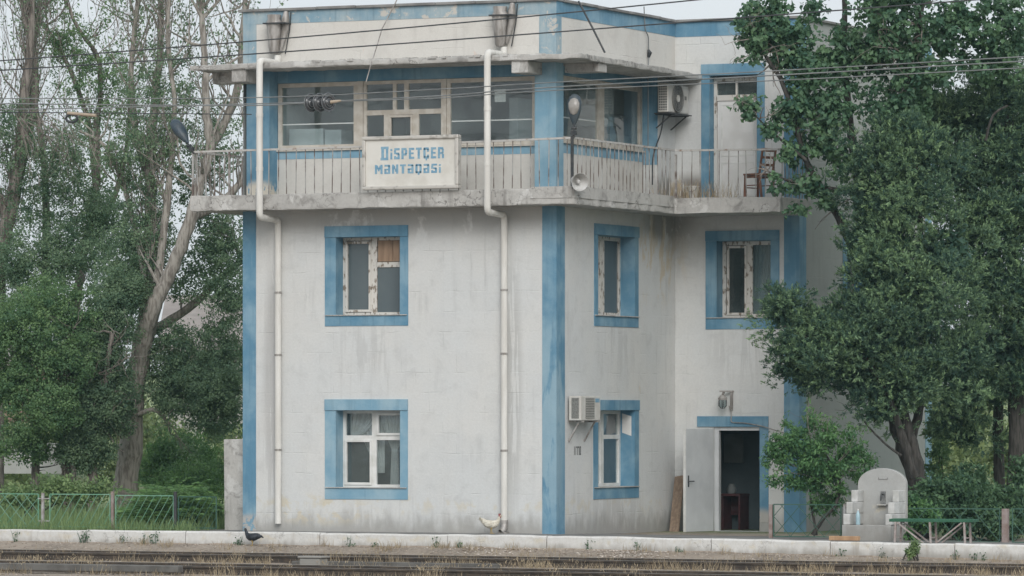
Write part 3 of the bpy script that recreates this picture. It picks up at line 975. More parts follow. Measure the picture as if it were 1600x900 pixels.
# railing: top rail, posts, one bar after another
top = [(-7.83, 3.2, 7.79), (-7.83, -.745, 7.79), (-4, -.745, 7.815), (.69, -.745, 7.89), (.70, 4.48, 7.89), (.76, 4.50, 7.885), (3.03, 4.50, 7.86), (3.03, 6.15, 7.86)]
m = MB()
for p, q in zip(top, top[1:]):
    m.bar(p, q, .05, .04)
rl = m.build('railing', 'rail', bld)


def bar_run(p, q, step, first):
    p, q = Vector(p), Vector(q)
    n = int((q - p).length / step)
    for i in range(n + 1):
        t = (i + .4) / (n + .8)
        c = p.lerp(q, t)
        yield c


proto = None
runs = [((-7.83, 3.0), (-7.83, -.7), 7.79, 7.79, 6.86), ((-7.80, -.745), (-3.95, -.745), 7.79, 7.815, 6.87), ((-1.7, -.745), (.64, -.745), 7.855, 7.885, 6.91),
        ((.70, -.6), (.70, 4.3), 7.89, 7.89, 6.91), ((.8, 4.5), (3.0, 4.5), 7.885, 7.86, 6.87), ((3.03, 4.6), (3.03, 6.1), 7.86, 7.86, 6.86), ((-3.9, -.745), (-1.75, -.745), 7.815, 7.855, 6.89)]
for (p, q, zt0, zt1, zb) in runs:
    L = math.dist(p, q)
    n = int(L / .212)
    for i in range(n + 1):
        t = (i + .35) / (n + .7)
        x, y = p[0] + (q[0] - p[0]) * t + random.uniform(-.012, .012), p[1] + (q[1] - p[1]) * t
        zt = zt0 + (zt1 - zt0) * t - .02
        if proto is None:
            proto = MB().box(-.0078, .0078, -.0078, .0078, 0, 1).build('baluster', 'bar', rl, local=True)
            o = proto
        else:
            o = copy_part(proto, (0, 0, 0), rl)
        o.location = Vector((x, y, zb)) - ORG[rl.name]
        o.scale = (1, 1, zt - zb)
        o.rotation_euler = (random.uniform(-.012, .012), random.uniform(-.015, .015), 0)
MB().box(.655, .705, -.775, -.725, 6.88, 7.92).build('corner_post', 'black', rl)
for (x, y) in ((-7.83, -.745), (-6.99, -.745), (.73, 4.5)):
    MB().box(x - .02, x + .02, y - .02, y + .02, 6.86, 7.8).build('corner_post', 'bar', rl)
MB().bar((-7.81, 1.2, 7.62), (-7.0, 1.2, 7.62), .04, .03).build('cross_rail', 'rail', rl)

# downpipes with their hoppers
def elbow(p, q, r, steps=5):
    return [p]


def smooth_path(pts, rad=.09, n=4):
    out = [Vector(pts[0])]
    for i in range(1, len(pts) - 1):
        a, b_, c = Vector(pts[i - 1]), Vector(pts[i]), Vector(pts[i + 1])
        p0 = b_ + (a - b_).normalized() * min(rad, (a - b_).length * .45)
        p1 = b_ + (c - b_).normalized() * min(rad, (c - b_).length * .45)
        for k in range(n + 1):
            t = k / n
            out.append((1 - t) ** 2 * p0 + 2 * t * (1 - t) * b_ + t * t * p1)
    out.append(Vector(pts[-1]))
    return out


for (u, uo, zl, zb, ztop) in ((-6.2, -6.2, 6.42, .155, 9.61), (-1.1, -1.09, 6.44, .27, 9.63)):
    path = [(u, -.12, ztop + .16), (u, -.12, ztop), (uo, -.93, ztop), (uo, -.93, zl), (u, -.1, zl - .03), (u, -.1, zb)]
    dp = MB().tube(smooth_path(path, .11), .068, 14).build('downpipe', 'pipe', bld, smooth=True)
    for z in (1.67, 3.62, 4.9):
        MB().tube([(u, -.1, z - .02), (u, -.1, z + .02)], .078, 12).build('pipe_clamp', 'sheet_metal', dp, smooth=True)
    for (z) in (7.4, 8.5):
        MB().tube([(uo, -.93, z - .04), (uo, -.93, z + .04)], .076, 12).build('pipe_socket', 'pipe', dp, smooth=True)
    hp = MB()
    n = 14
    prof = [(.10, 9.80, .0), (.12, 9.86, 0), (.185, 10.36, 0), (.20, 10.40, 0), (.20, 10.44, 0), (.15, 10.5, 0), (.17, 10.6, .02)]
    rings = []
    for (rw, z, _) in prof:
        rings.append([(u - .06 + rw * .85 * math.cos(2 * PI * k / n), -.16 + min(rw, .15) * math.sin(2 * PI * k / n), z) for k in range(n)])
    hp.loft(rings)
    hp.build('hopper', 'sheet_metal', dp, smooth=True)
    MB().tube([(u + .16, -.05, 10.66), (u + .17, -.10, 10.5), (u + .155, -.10, 10.3), (u + .05, -.09, 9.86)], [.05, .085, .075, .035], 10).build('spout', 'sheet_metal', dp, smooth=True)
    MB().box(u - .24, u + .26, -.33, -.02, 10.405, 10.43).build('hopper_band', 'black', dp)
    MB().tube([(u + .26, -.03, 10.65), (u + .24, -.05, 10.3), (u + .14, -.05, 9.8)], .012, 5).build('strap', 'black', dp)
sb = MB()                                            # broken outlet at the foot of the nearer pipe
sb.tube([(-1.1, -.1, .27), (-1.1, -.1, .2)], .08, 12)
sb.tube([(-1.1, -.1, .2), (-1.08, -.13, .1), (-1.12, -.22, .03)], [.075, .07, .06], 12, cap=False)
sb.box(-1.19, -1.0, -.2, -.03, -.01, .03)
sb.build('pipe_shoe', 'sheet_metal', dp, smooth=True)

def on_v(x, y, v):
    """Where the line of sight of pixel (x, y) meets the upright plane at depth v behind the front wall."""
    k = (x - 800) / FOC
    dx, dy, dz = FX + k * RX, FY + k * RY, (650 - y) / FOC
    t = (v - CY) / dy
    return Vector((CX + t * dx, v, EYE_Z + t * dz))


# stencilled number on the side of the main block
GL = {'1': [(.3, .55, 0, 1)], '7': [(0, .7, .82, 1), (.45, .7, 0, .82)], '0': [(0, .22, 0, 1), (.48, .7, 0, 1), (.22, .48, 0, .16), (.22, .48, .84, 1)]}
m = MB(FB)
a = .87
for ch in "11770":
    for (x0, x1, z0, z1) in GL[ch]:
        m.box(a + x0 * .085, a + x1 * .085, -.003, -.0005, 1.575 + z0 * .175, 1.575 + z1 * .175)
    a += .082 if ch != '1' else .07
m.build('stencilled_number', 'black', bld)

# ------------------------------------------------------------------ the sign
sg = thing('sign_board', 'cream sign board with blue lettering hung on the balcony railing', 'sign', (-2.8, -.85, 6.92))
SW0, SW1, SZ0, SZ1 = -3.878, -1.73, 6.925, 8.005
MB().box(SW0 + .02, SW1 - .02, -.90, -.78, SZ0 + .02, SZ1 - .02).build('panel', 'sign_face', sg)
m = MB()
fw = .075
for (x0, x1, z0, z1) in ((SW0, SW1, SZ0, SZ0 + fw), (SW0, SW1, SZ1 - fw, SZ1), (SW0, SW0 + fw, SZ0 + fw, SZ1 - fw), (SW1 - fw, SW1, SZ0 + fw, SZ1 - fw)):
    m.box(x0, x1, -.945, -.775, z0, z1)
m.build('frame', 'sign_frame', sg, bevel=.018)
t = .25   # stroke, as a share of the letter height
LT = {
    'D': (.78, [(.04, .78, .82, 1), (0, .74, 0, .18), (.08, .34, .18, .82), (.52, .74, .18, .82)]),
    'i': (.22, [(0, .22, 0, .62), (0, .22, .74, .94)]),
    'S': (.66, [(.04, .66, .8, 1), (0, .66, 0, .2), (.0, .24, .46, .8), (.24, .6, .42, .6), (.42, .66, .2, .5), (0, .24, .2, .3)]),
    'P': (.66, [(0, .25, 0, 1), (.25, .6, .8, 1), (.42, .66, .44, .82), (.25, .6, .32, .5)]),
    'E': (.62, [(0, .25, 0, 1), (.25, .62, .8, 1), (.25, .55, .42, .58), (.25, .62, 0, .2)]),
    'T': (.66, [(0, .66, .8, 1), (.2, .46, 0, .8)]),
    'C': (.66, [(.04, .62, .8, 1), (0, .25, .1, .92), (.04, .62, 0, .2), (.42, .66, .62, .86), (.42, .66, .12, .36), (.26, .42, -.16, 0)]),
    'R': (.70, [(0, .25, 0, 1), (.25, .62, .8, 1), (.44, .68, .5, .84), (.25, .6, .38, .55), (.46, .70, 0, .4)]),
    'M': (.86, [(0, .24, 0, 1), (.62, .86, 0, 1), (.24, .36, .5, .92), (.5, .62, .5, .92), (.34, .52, .3, .72)]),
    'N': (.70, [(0, .24, 0, 1), (.46, .70, 0, 1), (.22, .36, .48, .86), (.34, .48, .22, .56)]),
    'e': (.66, [(.02, .62, .8, 1), (.42, .66, 0, .9), (0, .42, .40, .56), (0, .24, 0, .46), (.24, .42, 0, .18)]),
    'Q': (.70, [(0, .24, .06, .94), (.46, .70, .06, .94), (.05, .65, .8, 1), (.05, .65, 0, .2), (.26, .46, -.16, 0)]),
}


def lettering(word, x0, x1, z0, h, first=1.0):
    wd = [LT[c][0] * (first if i == 0 else 1) for i, c in enumerate(word)]
    gap = .2
    unit = (x1 - x0) / (sum(wd) + gap * (len(word) - 1))
    x = x0
    for i, c in enumerate(word):
        g = first if i == 0 else 1
        m = MB()
        for (p, q, r_, s_) in LT[c][1]:
            n = 0
            m.box(x + p * unit * g, x + q * unit * g, -.9035 - .0004 * n, -.9005, z0 + r_ * h * g - (g - 1) * h * .3, z0 + s_ * h * g - (g - 1) * h * .3)
        m.build('letter', 'letter', sg)
        x += (wd[i] + gap) * unit


lettering("DiSPETCER", -3.475, -2.06, 7.535, .225, 1.22)
lettering("MeNTeQeSi", -3.60, -2.13, 7.245, .185)

# ------------------------------------------------------------------ air conditioners
ac = thing('air_conditioner', 'white air conditioner with a round fan grille on the balcony wall by the upper door', 'air conditioner', (.2, 5.5, 8.7))
U0, U1, V0, V1, Z0, Z1 = .12, .36, 4.97, 6.10, 8.72, 9.33
MB().box(U0, U1, V0, V1, Z0, Z1).build('casing', 'ac', ac, bevel=.025)
m = MB()
m.box(U0 + .03, U1 - .03, V0 - .006, V0 - .001, Z0 + .05, Z1 - .05)
m.build('side_opening', 'ac_dark', ac)
m = MB()
for k in range(9):
    z = Z0 + .07 + k * .054
    m.box(U0 + .03, U1 - .03, V0 - .014, V0 - .007, z, z + .016)
for k in range(3):
    u = U0 + .07 + k * .05
    m.box(u, u + .01, V0 - .016, V0 - .015, Z0 + .05, Z1 - .05)
m.build('side_grille', 'ac', ac)
fc = (U1, 5.46, 9.03)
m = MB()
m.tube([(U1 + .001, fc[1], fc[2]), (U1 + .006, fc[1], fc[2])], .29, 28)
m.build('fan_opening', 'ac_dark', ac)
m = MB()
for rr in (.10, .165, .225, .287):
    m.tube([(U1 + .018, fc[1] + rr * math.cos(2 * PI * k / 28), fc[2] + rr * math.sin(2 * PI * k / 28)) for k in range(29)], .0085 if rr < .28 else .017, 5)
for k in range(8):
    c, s = math.cos(PI * k / 4 + .2), math.sin(PI * k / 4 + .2)
    m.bar((U1 + .02, fc[1] + .07 * c, fc[2] + .07 * s), (U1 + .02, fc[1] + .285 * c, fc[2] + .285 * s), .009)
m.build('fan_grille', 'ac_grey', ac)
MB().tube([(U1 + .012, fc[1], fc[2]), (U1 + .034, fc[1], fc[2])], .075, 18).build('fan_hub', 'ac', ac, smooth=True)
m = MB()
m.box(U1 + .001, U1 + .004, 5.86, 5.97, 9.02, 9.10)
m.build('badge', 'ac_grey', ac)
m = MB()
for v in (5.15, 5.95):
    m.bar((.0, v, 8.69), (.42, v, 8.69), .035)
    m.bar((.01, v, 8.40), (.36, v, 8.675), .025)
m.box(.02, .42, 5.0, 6.12, 8.69, 8.712)
m.build('bracket', 'black', ac)
tag(MB().tube(smooth_path([(.2, 5.12, 8.7), (.12, 5.16, 8.3), (.06, 5.05, 8.05), (.03, 4.9, 7.75), (.03, 4.9, 7.2)], .2), .016, 6).build('hose', 'black'), 'dark hose hanging from the balcony air conditioner', 'hose')

ac = thing('air_conditioner', 'boxy window air conditioner on a bracket above the stencilled number', 'air conditioner', (.2, .9, 2.3))
U0, U1, V0, V1, Z0, Z1 = .05, .32, .52, 1.50, 2.275, 2.77
MB().box(U0, U1, V0, V1, Z0, Z1).build('casing', 'ac', ac, bevel=.012)
MB().box(U0 + .06, U1 - .05, V0 - .006, V0 - .001, Z0 + .04, Z1 - .04).build('side_opening', 'ac_grey', ac)
MB().box(U1 + .001, U1 + .008, V0 + .22, V1 - .32, Z0 + .04, Z1 - .04).build('coil_panel', 'ac_grey', ac)
m = MB()
for k in range(12):
    z = Z0 + .055 + k * .034
    m.box(U1 + .009, U1 + .014, V0 + .22, V1 - .32, z, z + .008)
m.build('fin_panel', 'ac', ac)
MB().box(U1 + .001, U1 + .005, V1 - .27, V1 - .06, Z1 - .13, Z1 - .05).build('badge', 'letter', ac)
m = MB()
for v in (.62, 1.4):
    m.bar((.0, v, 2.255), (.34, v, 2.255), .035)
    m.bar((.01, v - .02, 1.85), (.24, v - .02, 2.24), .03)
m.build('bracket', 'sheet_metal', ac)
# sheet of paper on the reveal of the window beside it
tag(MB().quad((-.06, 3.992, 1.95), (-.27, 3.992, 2.02), (-.27, 3.992, 2.42), (-.06, 3.992, 2.36)).build('paper_sheet', 'paper'), 'white sheet of paper stuck on the blue window reveal', 'paper')

# ------------------------------------------------------------------ lamps and loudspeaker on the railing
def rail_lamp(name, label, base, tip_dir, face, L=.62):
    """A drop shaped street luminaire on a short stem: base point, direction to its tip, direction its lens faces."""
    t_ = thing(name, label, 'lamp', base, 'luminaires on the balcony railing')
    d = Vector(tip_dir).normalized()
    n = Vector(face)
    n = (n - d * n.dot(d)).normalized()
    x = d.cross(n)
    b0 = Vector(base)
    prof = [(0, .025, .03), (.06, .055, .05), (.16, .10, .085), (.32, .138, .105), (.46, .142, .10), (.56, .11, .075), (.61, .05, .04), (.62, .01, .01)]
    st = b0 + d * .16
    rings = []
    for (h, w, dp_) in prof:
        rings.append([st + d * h + x * (w * math.cos(2 * PI * k / 18)) + n * (dp_ * math.sin(2 * PI * k / 18) - (.02)) for k in range(18)])
    MB().loft(rings).build('casing', 'lamp_case', t_, smooth=True)
    rings = []
    for (h, w, dp_) in ((.20, .02, .085), (.23, .07, .095), (.33, .108, .118), (.43, .112, .112), (.51, .075, .08), (.535, .03, .066)):
        rings.append([st + d * h + x * (w * math.cos(PI * k / 12)) + n * (dp_ * (.55 + .45 * math.sin(PI * k / 12))) for k in range(13)])
    MB().loft(rings).build('lens', 'lens', t_, smooth=True)
    m = MB()
    m.tube([b0 - d * .10, b0 + d * .20], .022, 8)
    m.box(b0.x - .05, b0.x + .05, b0.y - .04, b0.y + .04, b0.z - .04, b0.z + .05)
    m.tube([b0 + d * .10 - x * .05, b0 + d * .10 + x * .06], .03, 8)
    m.build('stem', 'black', t_)
    return t_


rail_lamp('street_lamp', 'dark oval lamp with a pale lens above the front corner of the balcony', (.72, -.76, 7.98), (.02, 0, 1), (.25, -.95, 0))
rail_lamp('street_lamp', 'dark lamp leaning outwards over the far end of the balcony railing', (-7.86, -.76, 7.84), (-.62, .1, .80), (-.75, .6, -.5))

hn = thing('loudspeaker', 'round white horn loudspeaker at the front corner of the balcony', 'loudspeaker', (.85, -.9, 6.98))
hd = Vector((.72, -.62, -.18)).normalized()
hc = Vector((.86, -.86, 7.015))
hx_ = hd.orthogonal().normalized()
hy_ = hd.cross(hx_)


def ring(c, r, n=22):
    return [c + (hx_ * math.cos(2 * PI * k / n) + hy_ * math.sin(2 * PI * k / n)) * r for k in range(n)]


outer = [(-.24, .04), (-.20, .075), (-.1, .10), (0, .135), (.07, .178), (.085, .185)]
inner = [(.085, .178), (.06, .165), (-.02, .12), (-.10, .07)]
MB().loft([ring(hc + hd * h, r) for h, r in outer + inner]).build('horn', 'horn', hn, smooth=True)
MB().loft([ring(hc + hd * h, r, 14) for h, r in ((-.12, .03), (-.02, .045), (.03, .035), (.04, .005))]).build('throat', 'horn', hn, smooth=True)
MB().tube([hc - hd * .2, hc - hd * .22 + Vector((-.02, .08, .02)), (.70, -.74, 7.05)], .018, 6).build('bracket', 'black', hn)

# ------------------------------------------------------------------ on the wing balcony
ch = thing('chair', 'red brown wooden chair standing on the balcony by the upper door', 'chair', (2.33, 5.15, 6.89))
ch.rotation_euler = (0, 0, R(156))
ch.scale = (1.12, 1.12, 1.1)
def lc(mb, name, mat):
    return mb.build(name, mat, ch, local=True, bevel=.004)
lc(MB().box(-.2, .22, -.2, .2, .43, .465), 'seat', 'chair')
for sx, sy in ((.19, -.17), (.19, .17)):
    lc(MB().bar((sx + .02, sy, 0), (sx, sy, .43), .036), 'leg', 'chair')
for sy in (-.17, .17):
    m = MB()
    m.bar((-.24, sy, 0), (-.18, sy, .44), .036)
    m.bar((-.18, sy, .44), (-.27, sy, .93), .034)
    lc(m, 'leg', 'chair')
m = MB()
m.bar((.2, -.17, .2), (.2, .17, .2), .02); m.bar((.19, -.17, .24), (-.2, -.17, .24), .02); m.bar((.19, .17, .24), (-.2, .17, .24), .02)
m.bar((.18, -.17, .40), (.18, .17, .40), .045, .02); m.bar((.18, -.17, .40), (-.18, -.17, .40), .02, .045); m.bar((.18, .17, .40), (-.18, .17, .40), .02, .045)
lc(m, 'stretcher', 'chair')
m = MB()
m.bar((-.262, -.17, .90), (-.262, .17, .90), .02, .07); m.bar((-.24, -.17, .76), (-.24, .17, .76), .02, .05); m.bar((-.215, -.17, .62), (-.215, .17, .62), .02, .05)
lc(m, 'backrest', 'chair')

bk = thing('bucket', 'small white bucket among dry weeds on the balcony', 'bucket', (1.02, 4.75, 6.89))
n = 16
MB().loft([[(1.02 + r * math.cos(2 * PI * k / n), 4.75 + r * math.sin(2 * PI * k / n), z) for k in range(n)] for r, z in ((.08, 6.89), (.115, 7.13), (.122, 7.13), (.122, 7.15), (.108, 7.15), (.075, 6.92))]).build('pail', 'ac', bk, smooth=True)
MB().tube([(1.02 + .12 * math.cos(PI * k / 8), 4.63 - .02 * math.sin(PI * k / 8), 7.13 - .1 * math.sin(PI * k / 8)) for k in range(9)], .006, 5).build('handle', 'steel', bk)

# lamp over the lower door
dl = thing('wall_lamp', 'caged glass wall lamp with a curved cable above the open door', 'lamp', (1.2, 6.1, 2.6))
cx_, cy_ = 1.17, WV - .22
MB().tube([(cx_, cy_, 2.55), (cx_, cy_, 2.70)], [.07, .085], 14).build('glass_jar', 'glass_dim', dl, smooth=True)
m = MB()
m.tube([(cx_, cy_, 2.70), (cx_, cy_, 2.74), (cx_, cy_, 2.80)], [.095, .10, .05], 14)
m.build('cap', 'sheet_metal', dl, smooth=True)
m = MB()
for k in range(6):
    c, s = math.cos(PI * k / 3), math.sin(PI * k / 3)
    m.tube([(cx_ + .09 * c, cy_ + .09 * s, 2.70), (cx_ + .09 * c, cy_ + .09 * s, 2.58), (cx_ + .03 * c, cy_ + .03 * s, 2.52)], .006, 5)
m.build('cage', 'black', dl)
m = MB()
m.bar((cx_, cy_, 2.80), (cx_ + .03, cy_, 2.88), .04)
m.bar((cx_ - .06, cy_, 2.885), (cx_ + .16, WV - .01, 2.885), .05, .03)
m.bar((cx_ + .13, WV - .04, 2.885), (cx_ + .13, WV - .04, 2.5), .05, .04)
m.build('bracket', 'sheet_metal', dl)
P = [on_v(1139, 634, WV - .06), on_v(1143, 645, WV - .05), on_v(1142, 660, WV - .05), on_v(1165, 661, WV - .05), on_v(1188, 665, WV - .05), on_v(1226, 677, WV - .1)]
tag(MB().tube(smooth_path(P, .06), .011, 6).build('cable', 'sheet_metal'), 'cable running from the wall lamp along the blue lintel', 'cable')

# plank leaning in the recess corner
m = MB()
m.bar(on_v(1053, 836, 5.35), on_v(1062, 744, 6.12), .22, .03, (0, -1, 0))
tag(m.build('plank', 'board', bevel=.004), 'brown plank leaning in the corner beside the grey steel door', 'plank')

# ------------------------------------------------------------------ ground, platform, kerb
def ground_z(u, off):
    """Height of the soil at distance off behind (+) or before (-) the kerb face."""
    foot = lerp_table([(-14, -.25), (.6, -.26), (5.5, -.30), (11, -.38), (60, -.5)], u)
    if off > 0:
        return plat_z(u, 0) - .05 if off < 14 else -.1
    bed = lerp_table([(-14, -.51), (11, -.51), (60, -.62)], u)
    t = min(max((-off - .25) / 1.1, 0), 1)
    return foot + (bed - foot) * t - .09 * min(max((-off - 3.6) / 1.6, 0), 1)


us = [-4000, -400, -120, -60, -35] + [x * .5 for x in range(-52, 53)] + [35, 60, 120, 400, 4000]
offs = [-3000, -300, -80, -30, -16, -12] + [-9 + k * .3 for k in range(30)] + [-.02, .12, .6, 1.5, 3, 6, 10, 20, 40, 100, 400, 4000]
vs_, fs_ = [], []
for o_ in offs:
    for u in us:
        z = ground_z(u, o_)
        if -9 < o_ < 0 and abs(u) < 26:
            z += random.uniform(-.012, .012)
        vs_.append((u, kerb_v(u) + o_, z))
nu = len(us)
for i in range(len(offs) - 1):
    for k in range(nu - 1):
        fs_.append((i * nu + k, i * nu + k + 1, (i + 1) * nu + k + 1, (i + 1) * nu + k))
g_ = MB().add(vs_, fs_).build('ground', 'ground', smooth=True)
structure(g_)
# paved platform between kerb and building
pu = [-8.6 + k * .4 for k in range(58)]
pv = [.28, .6, 1.0, 1.5, 2.2, 3.2, 4.4, 5.6, 7.0, 8.2]
vs_, fs_ = [], []
for o_ in pv:
    for u in pu:
        v = kerb_v(u) + o_
        vs_.append((u, v, plat_z(u, v) + .004))
for i in range(len(pv) - 1):
    for k in range(len(pu) - 1):
        a = i * len(pu) + k
        fs_.append((a, a + 1, a + len(pu) + 1, a + len(pu)))
structure(MB().add(vs_, fs_).build('platform', 'pave', smooth=True))
kb = bpy.data.objects.new('platform_kerb', None)
COL.objects.link(kb)
ORG[kb.name] = Vector((0, 0, 0))
structure(kb)
u = -24.0
while u < 24:
    L = random.uniform(2.2, 3.6)
    u1 = u + L
    rings = []
    n = 9
    jt = random.uniform(-.008, .008)
    for i in range(n + 1):
        uu = u + (L - .018) * i / n
        v0 = kerb_v(uu) + random.uniform(-.008, .008)
        zt = kerb_top(uu) + .012 + jt + random.uniform(-.008, .006)
        zb = ground_z(uu, -.05) - .15
        e = .02 + random.uniform(0, .02)
        rings.append([(uu, v0, zb), (uu, v0 - .004, (zb + zt) / 2), (uu, v0, zt - e), (uu, v0 + e, zt), (uu, v0 + .3, zt - .004), (uu, v0 + .3, zb)])
    MB().loft(rings).build('kerb_stone', 'kerb', kb)
    u = u1

# tracks
def rail_at(name, off, z, parent, dark=False):
    rings = []
    for i in range(50):
        u = -24 + i
        v = kerb_v(u) + off
        zz = z + lerp_table([(-24, .01), (11, 0), (30, -.05)], u)
        prof = [(-.065, -.15), (.065, -.15), (.065, -.135), (.012, -.11), (.012, -.045), (.036, -.035), (.036, 0), (-.036, 0), (-.036, -.035), (-.012, -.045), (-.012, -.11), (-.065, -.135)]
        rings.append([(u, v + a, zz + b_) for a, b_ in prof])
    o = MB().loft(rings).build(name, 'rail_steel', parent)
    rings = []
    for i in range(50):
        u = -24 + i
        v = kerb_v(u) + off
        zz = z + lerp_table([(-24, .01), (11, 0), (30, -.05)], u)
        rings.append([(u, v + a, zz + b_) for a, b_ in ((-.026, .001), (.026, .001), (.022, .004), (-.022, .004))])
    MB().loft(rings).build('running_face', 'rail_head', o)
    return o


for (o1, o2, z, lab) in ((-1.6, -3.12, -.365, 'rusty railway track nearest to the white platform kerb'), (-6.0, -7.52, -.445, 'rusty railway track farther from the platform, grown with dry grass')):
    tk = thing('railway_track', lab, 'railway track', (0, kerb_v(0) + (o1 + o2) / 2, -.5), 'railway tracks')
    rail_at('rail', o1, z, tk)
    rail_at('rail', o2, z, tk)
    pr = None
    for i in range(66):
        u = -20 + i * .6
        c = (u, kerb_v(u) + (o1 + o2) / 2 + random.uniform(-.04, .04), z - .165)
        if pr is None:
            pr = MB().box(-.12, .12, -1.3, 1.3, -.12, 0).build('sleeper', 'sleeper', tk, local=True, bevel=.015)
            o = pr
        else:
            o = copy_part(pr, c, tk)
        o.location = Vector(c) - ORG[tk.name]
        o.rotation_euler = (0, 0, random.uniform(-.03, .03))
for (o1, z, x0, x1, lab) in ((-2.42, -.43, -9.0, 12.0, 'spare rusty rail lying inside the track nearest the kerb'), (-4.9, -.50, -14.0, 8.5, 'spare rusty rail lying in the grass between the two tracks')):
    rings = []
    for i in range(22):
        u = x0 + (x1 - x0) * i / 21
        v = kerb_v(u) + o1 + (u - x0) * .008
        rings.append([(u, v + a, z + b_) for a, b_ in ((-.065, -.12), (.065, -.12), (.012, -.08), (.012, -.03), (.036, -.02), (.034, .015), (-.034, .015), (-.036, -.02), (-.012, -.03), (-.012, -.08))])
    tag(MB().loft(rings).build('spare_rail', 'rail_steel'), lab, 'rail')
# cable duct covers and a pale box between the tracks
for k, (x0, x1, y, w) in enumerate(((-2.9, 1.5, -4.45, .24), (-10.0, -3.3, -8.35, .22))):
    rings = [[(u, kerb_v(u) + y, -.54), (u, kerb_v(u) + y + w, -.54), (u, kerb_v(u) + y + w, -.42), (u, kerb_v(u) + y, -.42)] for u in (x0, (x0 + x1) / 2, x1)]
    tag(MB().loft(rings).build('cable_trough', 'trough', bevel=.012), ['grey concrete cable trough lying beside the nearer rails', 'grey concrete cable trough lying among the farther rails'][k], 'cable trough')
bx = thing('junction_box', 'pale squat box standing among the rails in the foreground', 'junction box', (-2.0, kerb_v(-2) - 5.3, -.5))
c = Vector((-1.98, kerb_v(-2) - 5.3, 0))
MB().box(c.x - .22, c.x + .22, c.y - .18, c.y + .18, -.52, -.33).build('body', 'fount', bx, bevel=.03)
MB().box(c.x - .25, c.x + .25, c.y - .2, c.y + .2, -.33, -.29).build('lid', 'fount', bx, bevel=.015)

# ------------------------------------------------------------------ fences
def fence(label, x0, x1, yt, yb, v, mat, kind, n, group='green fence panels on the platform'):
    p, q = on_v(x0, yt, v), on_v(x1, yt, v)
    zb = on_v((x0 + x1) / 2, yb, v).z
    f = thing('lattice_fence', label, 'fence', ((p.x + q.x) / 2, v, zb), group)
    zt = p.z
    m = MB()
    m.bar((p.x, v, zt), (q.x, v, zt), .02)
    m.bar((p.x, v, zb), (q.x, v, zb), .02)
    m.bar((p.x, v, zb), (p.x, v, zt), .02)
    m.bar((q.x, v, zb), (q.x, v, zt), .02)
    m.build('frame', mat, f)
    W_, H_ = q.x - p.x, zt - zb
    step = W_ / n
    for sgn in ((1,) if kind == 'slant' else (1, -1)):
        run_ = H_ * .62 if kind == 'slant' else H_ * .9
        for i in range(-4, n + 1):
            a = i * step
            t0, t1 = max(0, -a / run_), min(1, (W_ - a) / run_)
            if t1 - t0 < .12:
                continue
            xa, xb = a + run_ * t0, a + run_ * t1
            za, zb_ = H_ * t0, H_ * t1
            if sgn < 0:
                xa, xb = W_ - xa, W_ - xb
            w = random.uniform(-.02, .02)
            MB().bar((p.x + xa, v - .006 * sgn, zb + za), (p.x + xb + w * .3, v - .006 * sgn, zb + zb_), .0105).build('lattice_bar', mat, f)
    return f


def post(label, x, yt, yb, v, w, mat):
    p = on_v(x, yt, v)
    zb = on_v(x, yb, v).z
    m = MB().box(p.x - w / 2, p.x + w / 2, v - w / 2, v + w / 2, zb, p.z)
    o = tag(m.build('fence_post', mat, bevel=.008), label, 'post', 'fence posts')
    ORG[o.name] = Vector((0, 0, 0))
    return o


VL = -.55
fence('pale green lattice fence panel at the far end of the platform beyond the pale post', -62, 60, 771, 822, VL, 'fence_green', 'x', 7)
fence('pale green fence panel of slanting bars between two posts', 78, 172, 772, 823, VL, 'fence_green', 'slant', 8)
fence('green fence panel of slanting bars overgrown by bright sumac leaves', 181, 271, 774, 825, VL, 'fence_green', 'slant', 8)
pale_post = post('pale grey fence post beside the lattice panel', 67, 770, 826, VL, .055, 'post_grey')
post('dark brown fence post between two slanted panels', 176, 768, 827, VL, .06, 'post')
post('thin dark post at the overgrown end of the fence', 274, 768, 828, VL, .06, 'black')
for y in (779, 814):
    MB().bar(on_v(60, y, VL), on_v(78, y, VL), .022).build('tie_bar', 'post_grey', pale_post)
fence('dark green lattice fence panel under the shrub beside the doorway', 1209, 1314, 788, 838.5, -.3, 'fence_dark', 'x', 4)
fence('dark green lattice fence panel behind the bench', 1405, 1562, 794, 846, .1, 'fence_dark', 'x', 5)
fence('dark green lattice fence panel at the near edge beyond the thick pinkish post', 1582, 1720, 795, 848, .0, 'fence_dark', 'x', 5)
fence('dark green fence panel of slanting bars sunk in the sumac beside the concrete panel', 279, 338, 776, 825, VL, 'fence_dark', 'slant', 6)
post('pinkish grey post beside the doorway fence panel', 1204.5, 788, 842, -.3, .07, 'post')
post('thick pinkish grey post behind the bench end', 1571, 795, 851, .05, .12, 'post')
post('short grey post beside the drinking fountain', 1320, 788, 842, -.25, .05, 'post_grey')

# upright concrete slab at the far corner of the building
m = MB()
rings = []
for t in (0, .3, .7, 1):
    z = -.05 + 1.93 * t
    rings.append([(-7.66 - .02 * t, .32, z), (-7.15 - .01 * t, .32, z + .012 * t), (-7.15 - .01 * t, .44, z), (-7.66 - .02 * t, .44, z)])
tag(m.loft(rings).build('concrete_panel', 'concrete', bevel=.01), 'upright bare concrete panel standing against the blue corner of the building', 'panel')

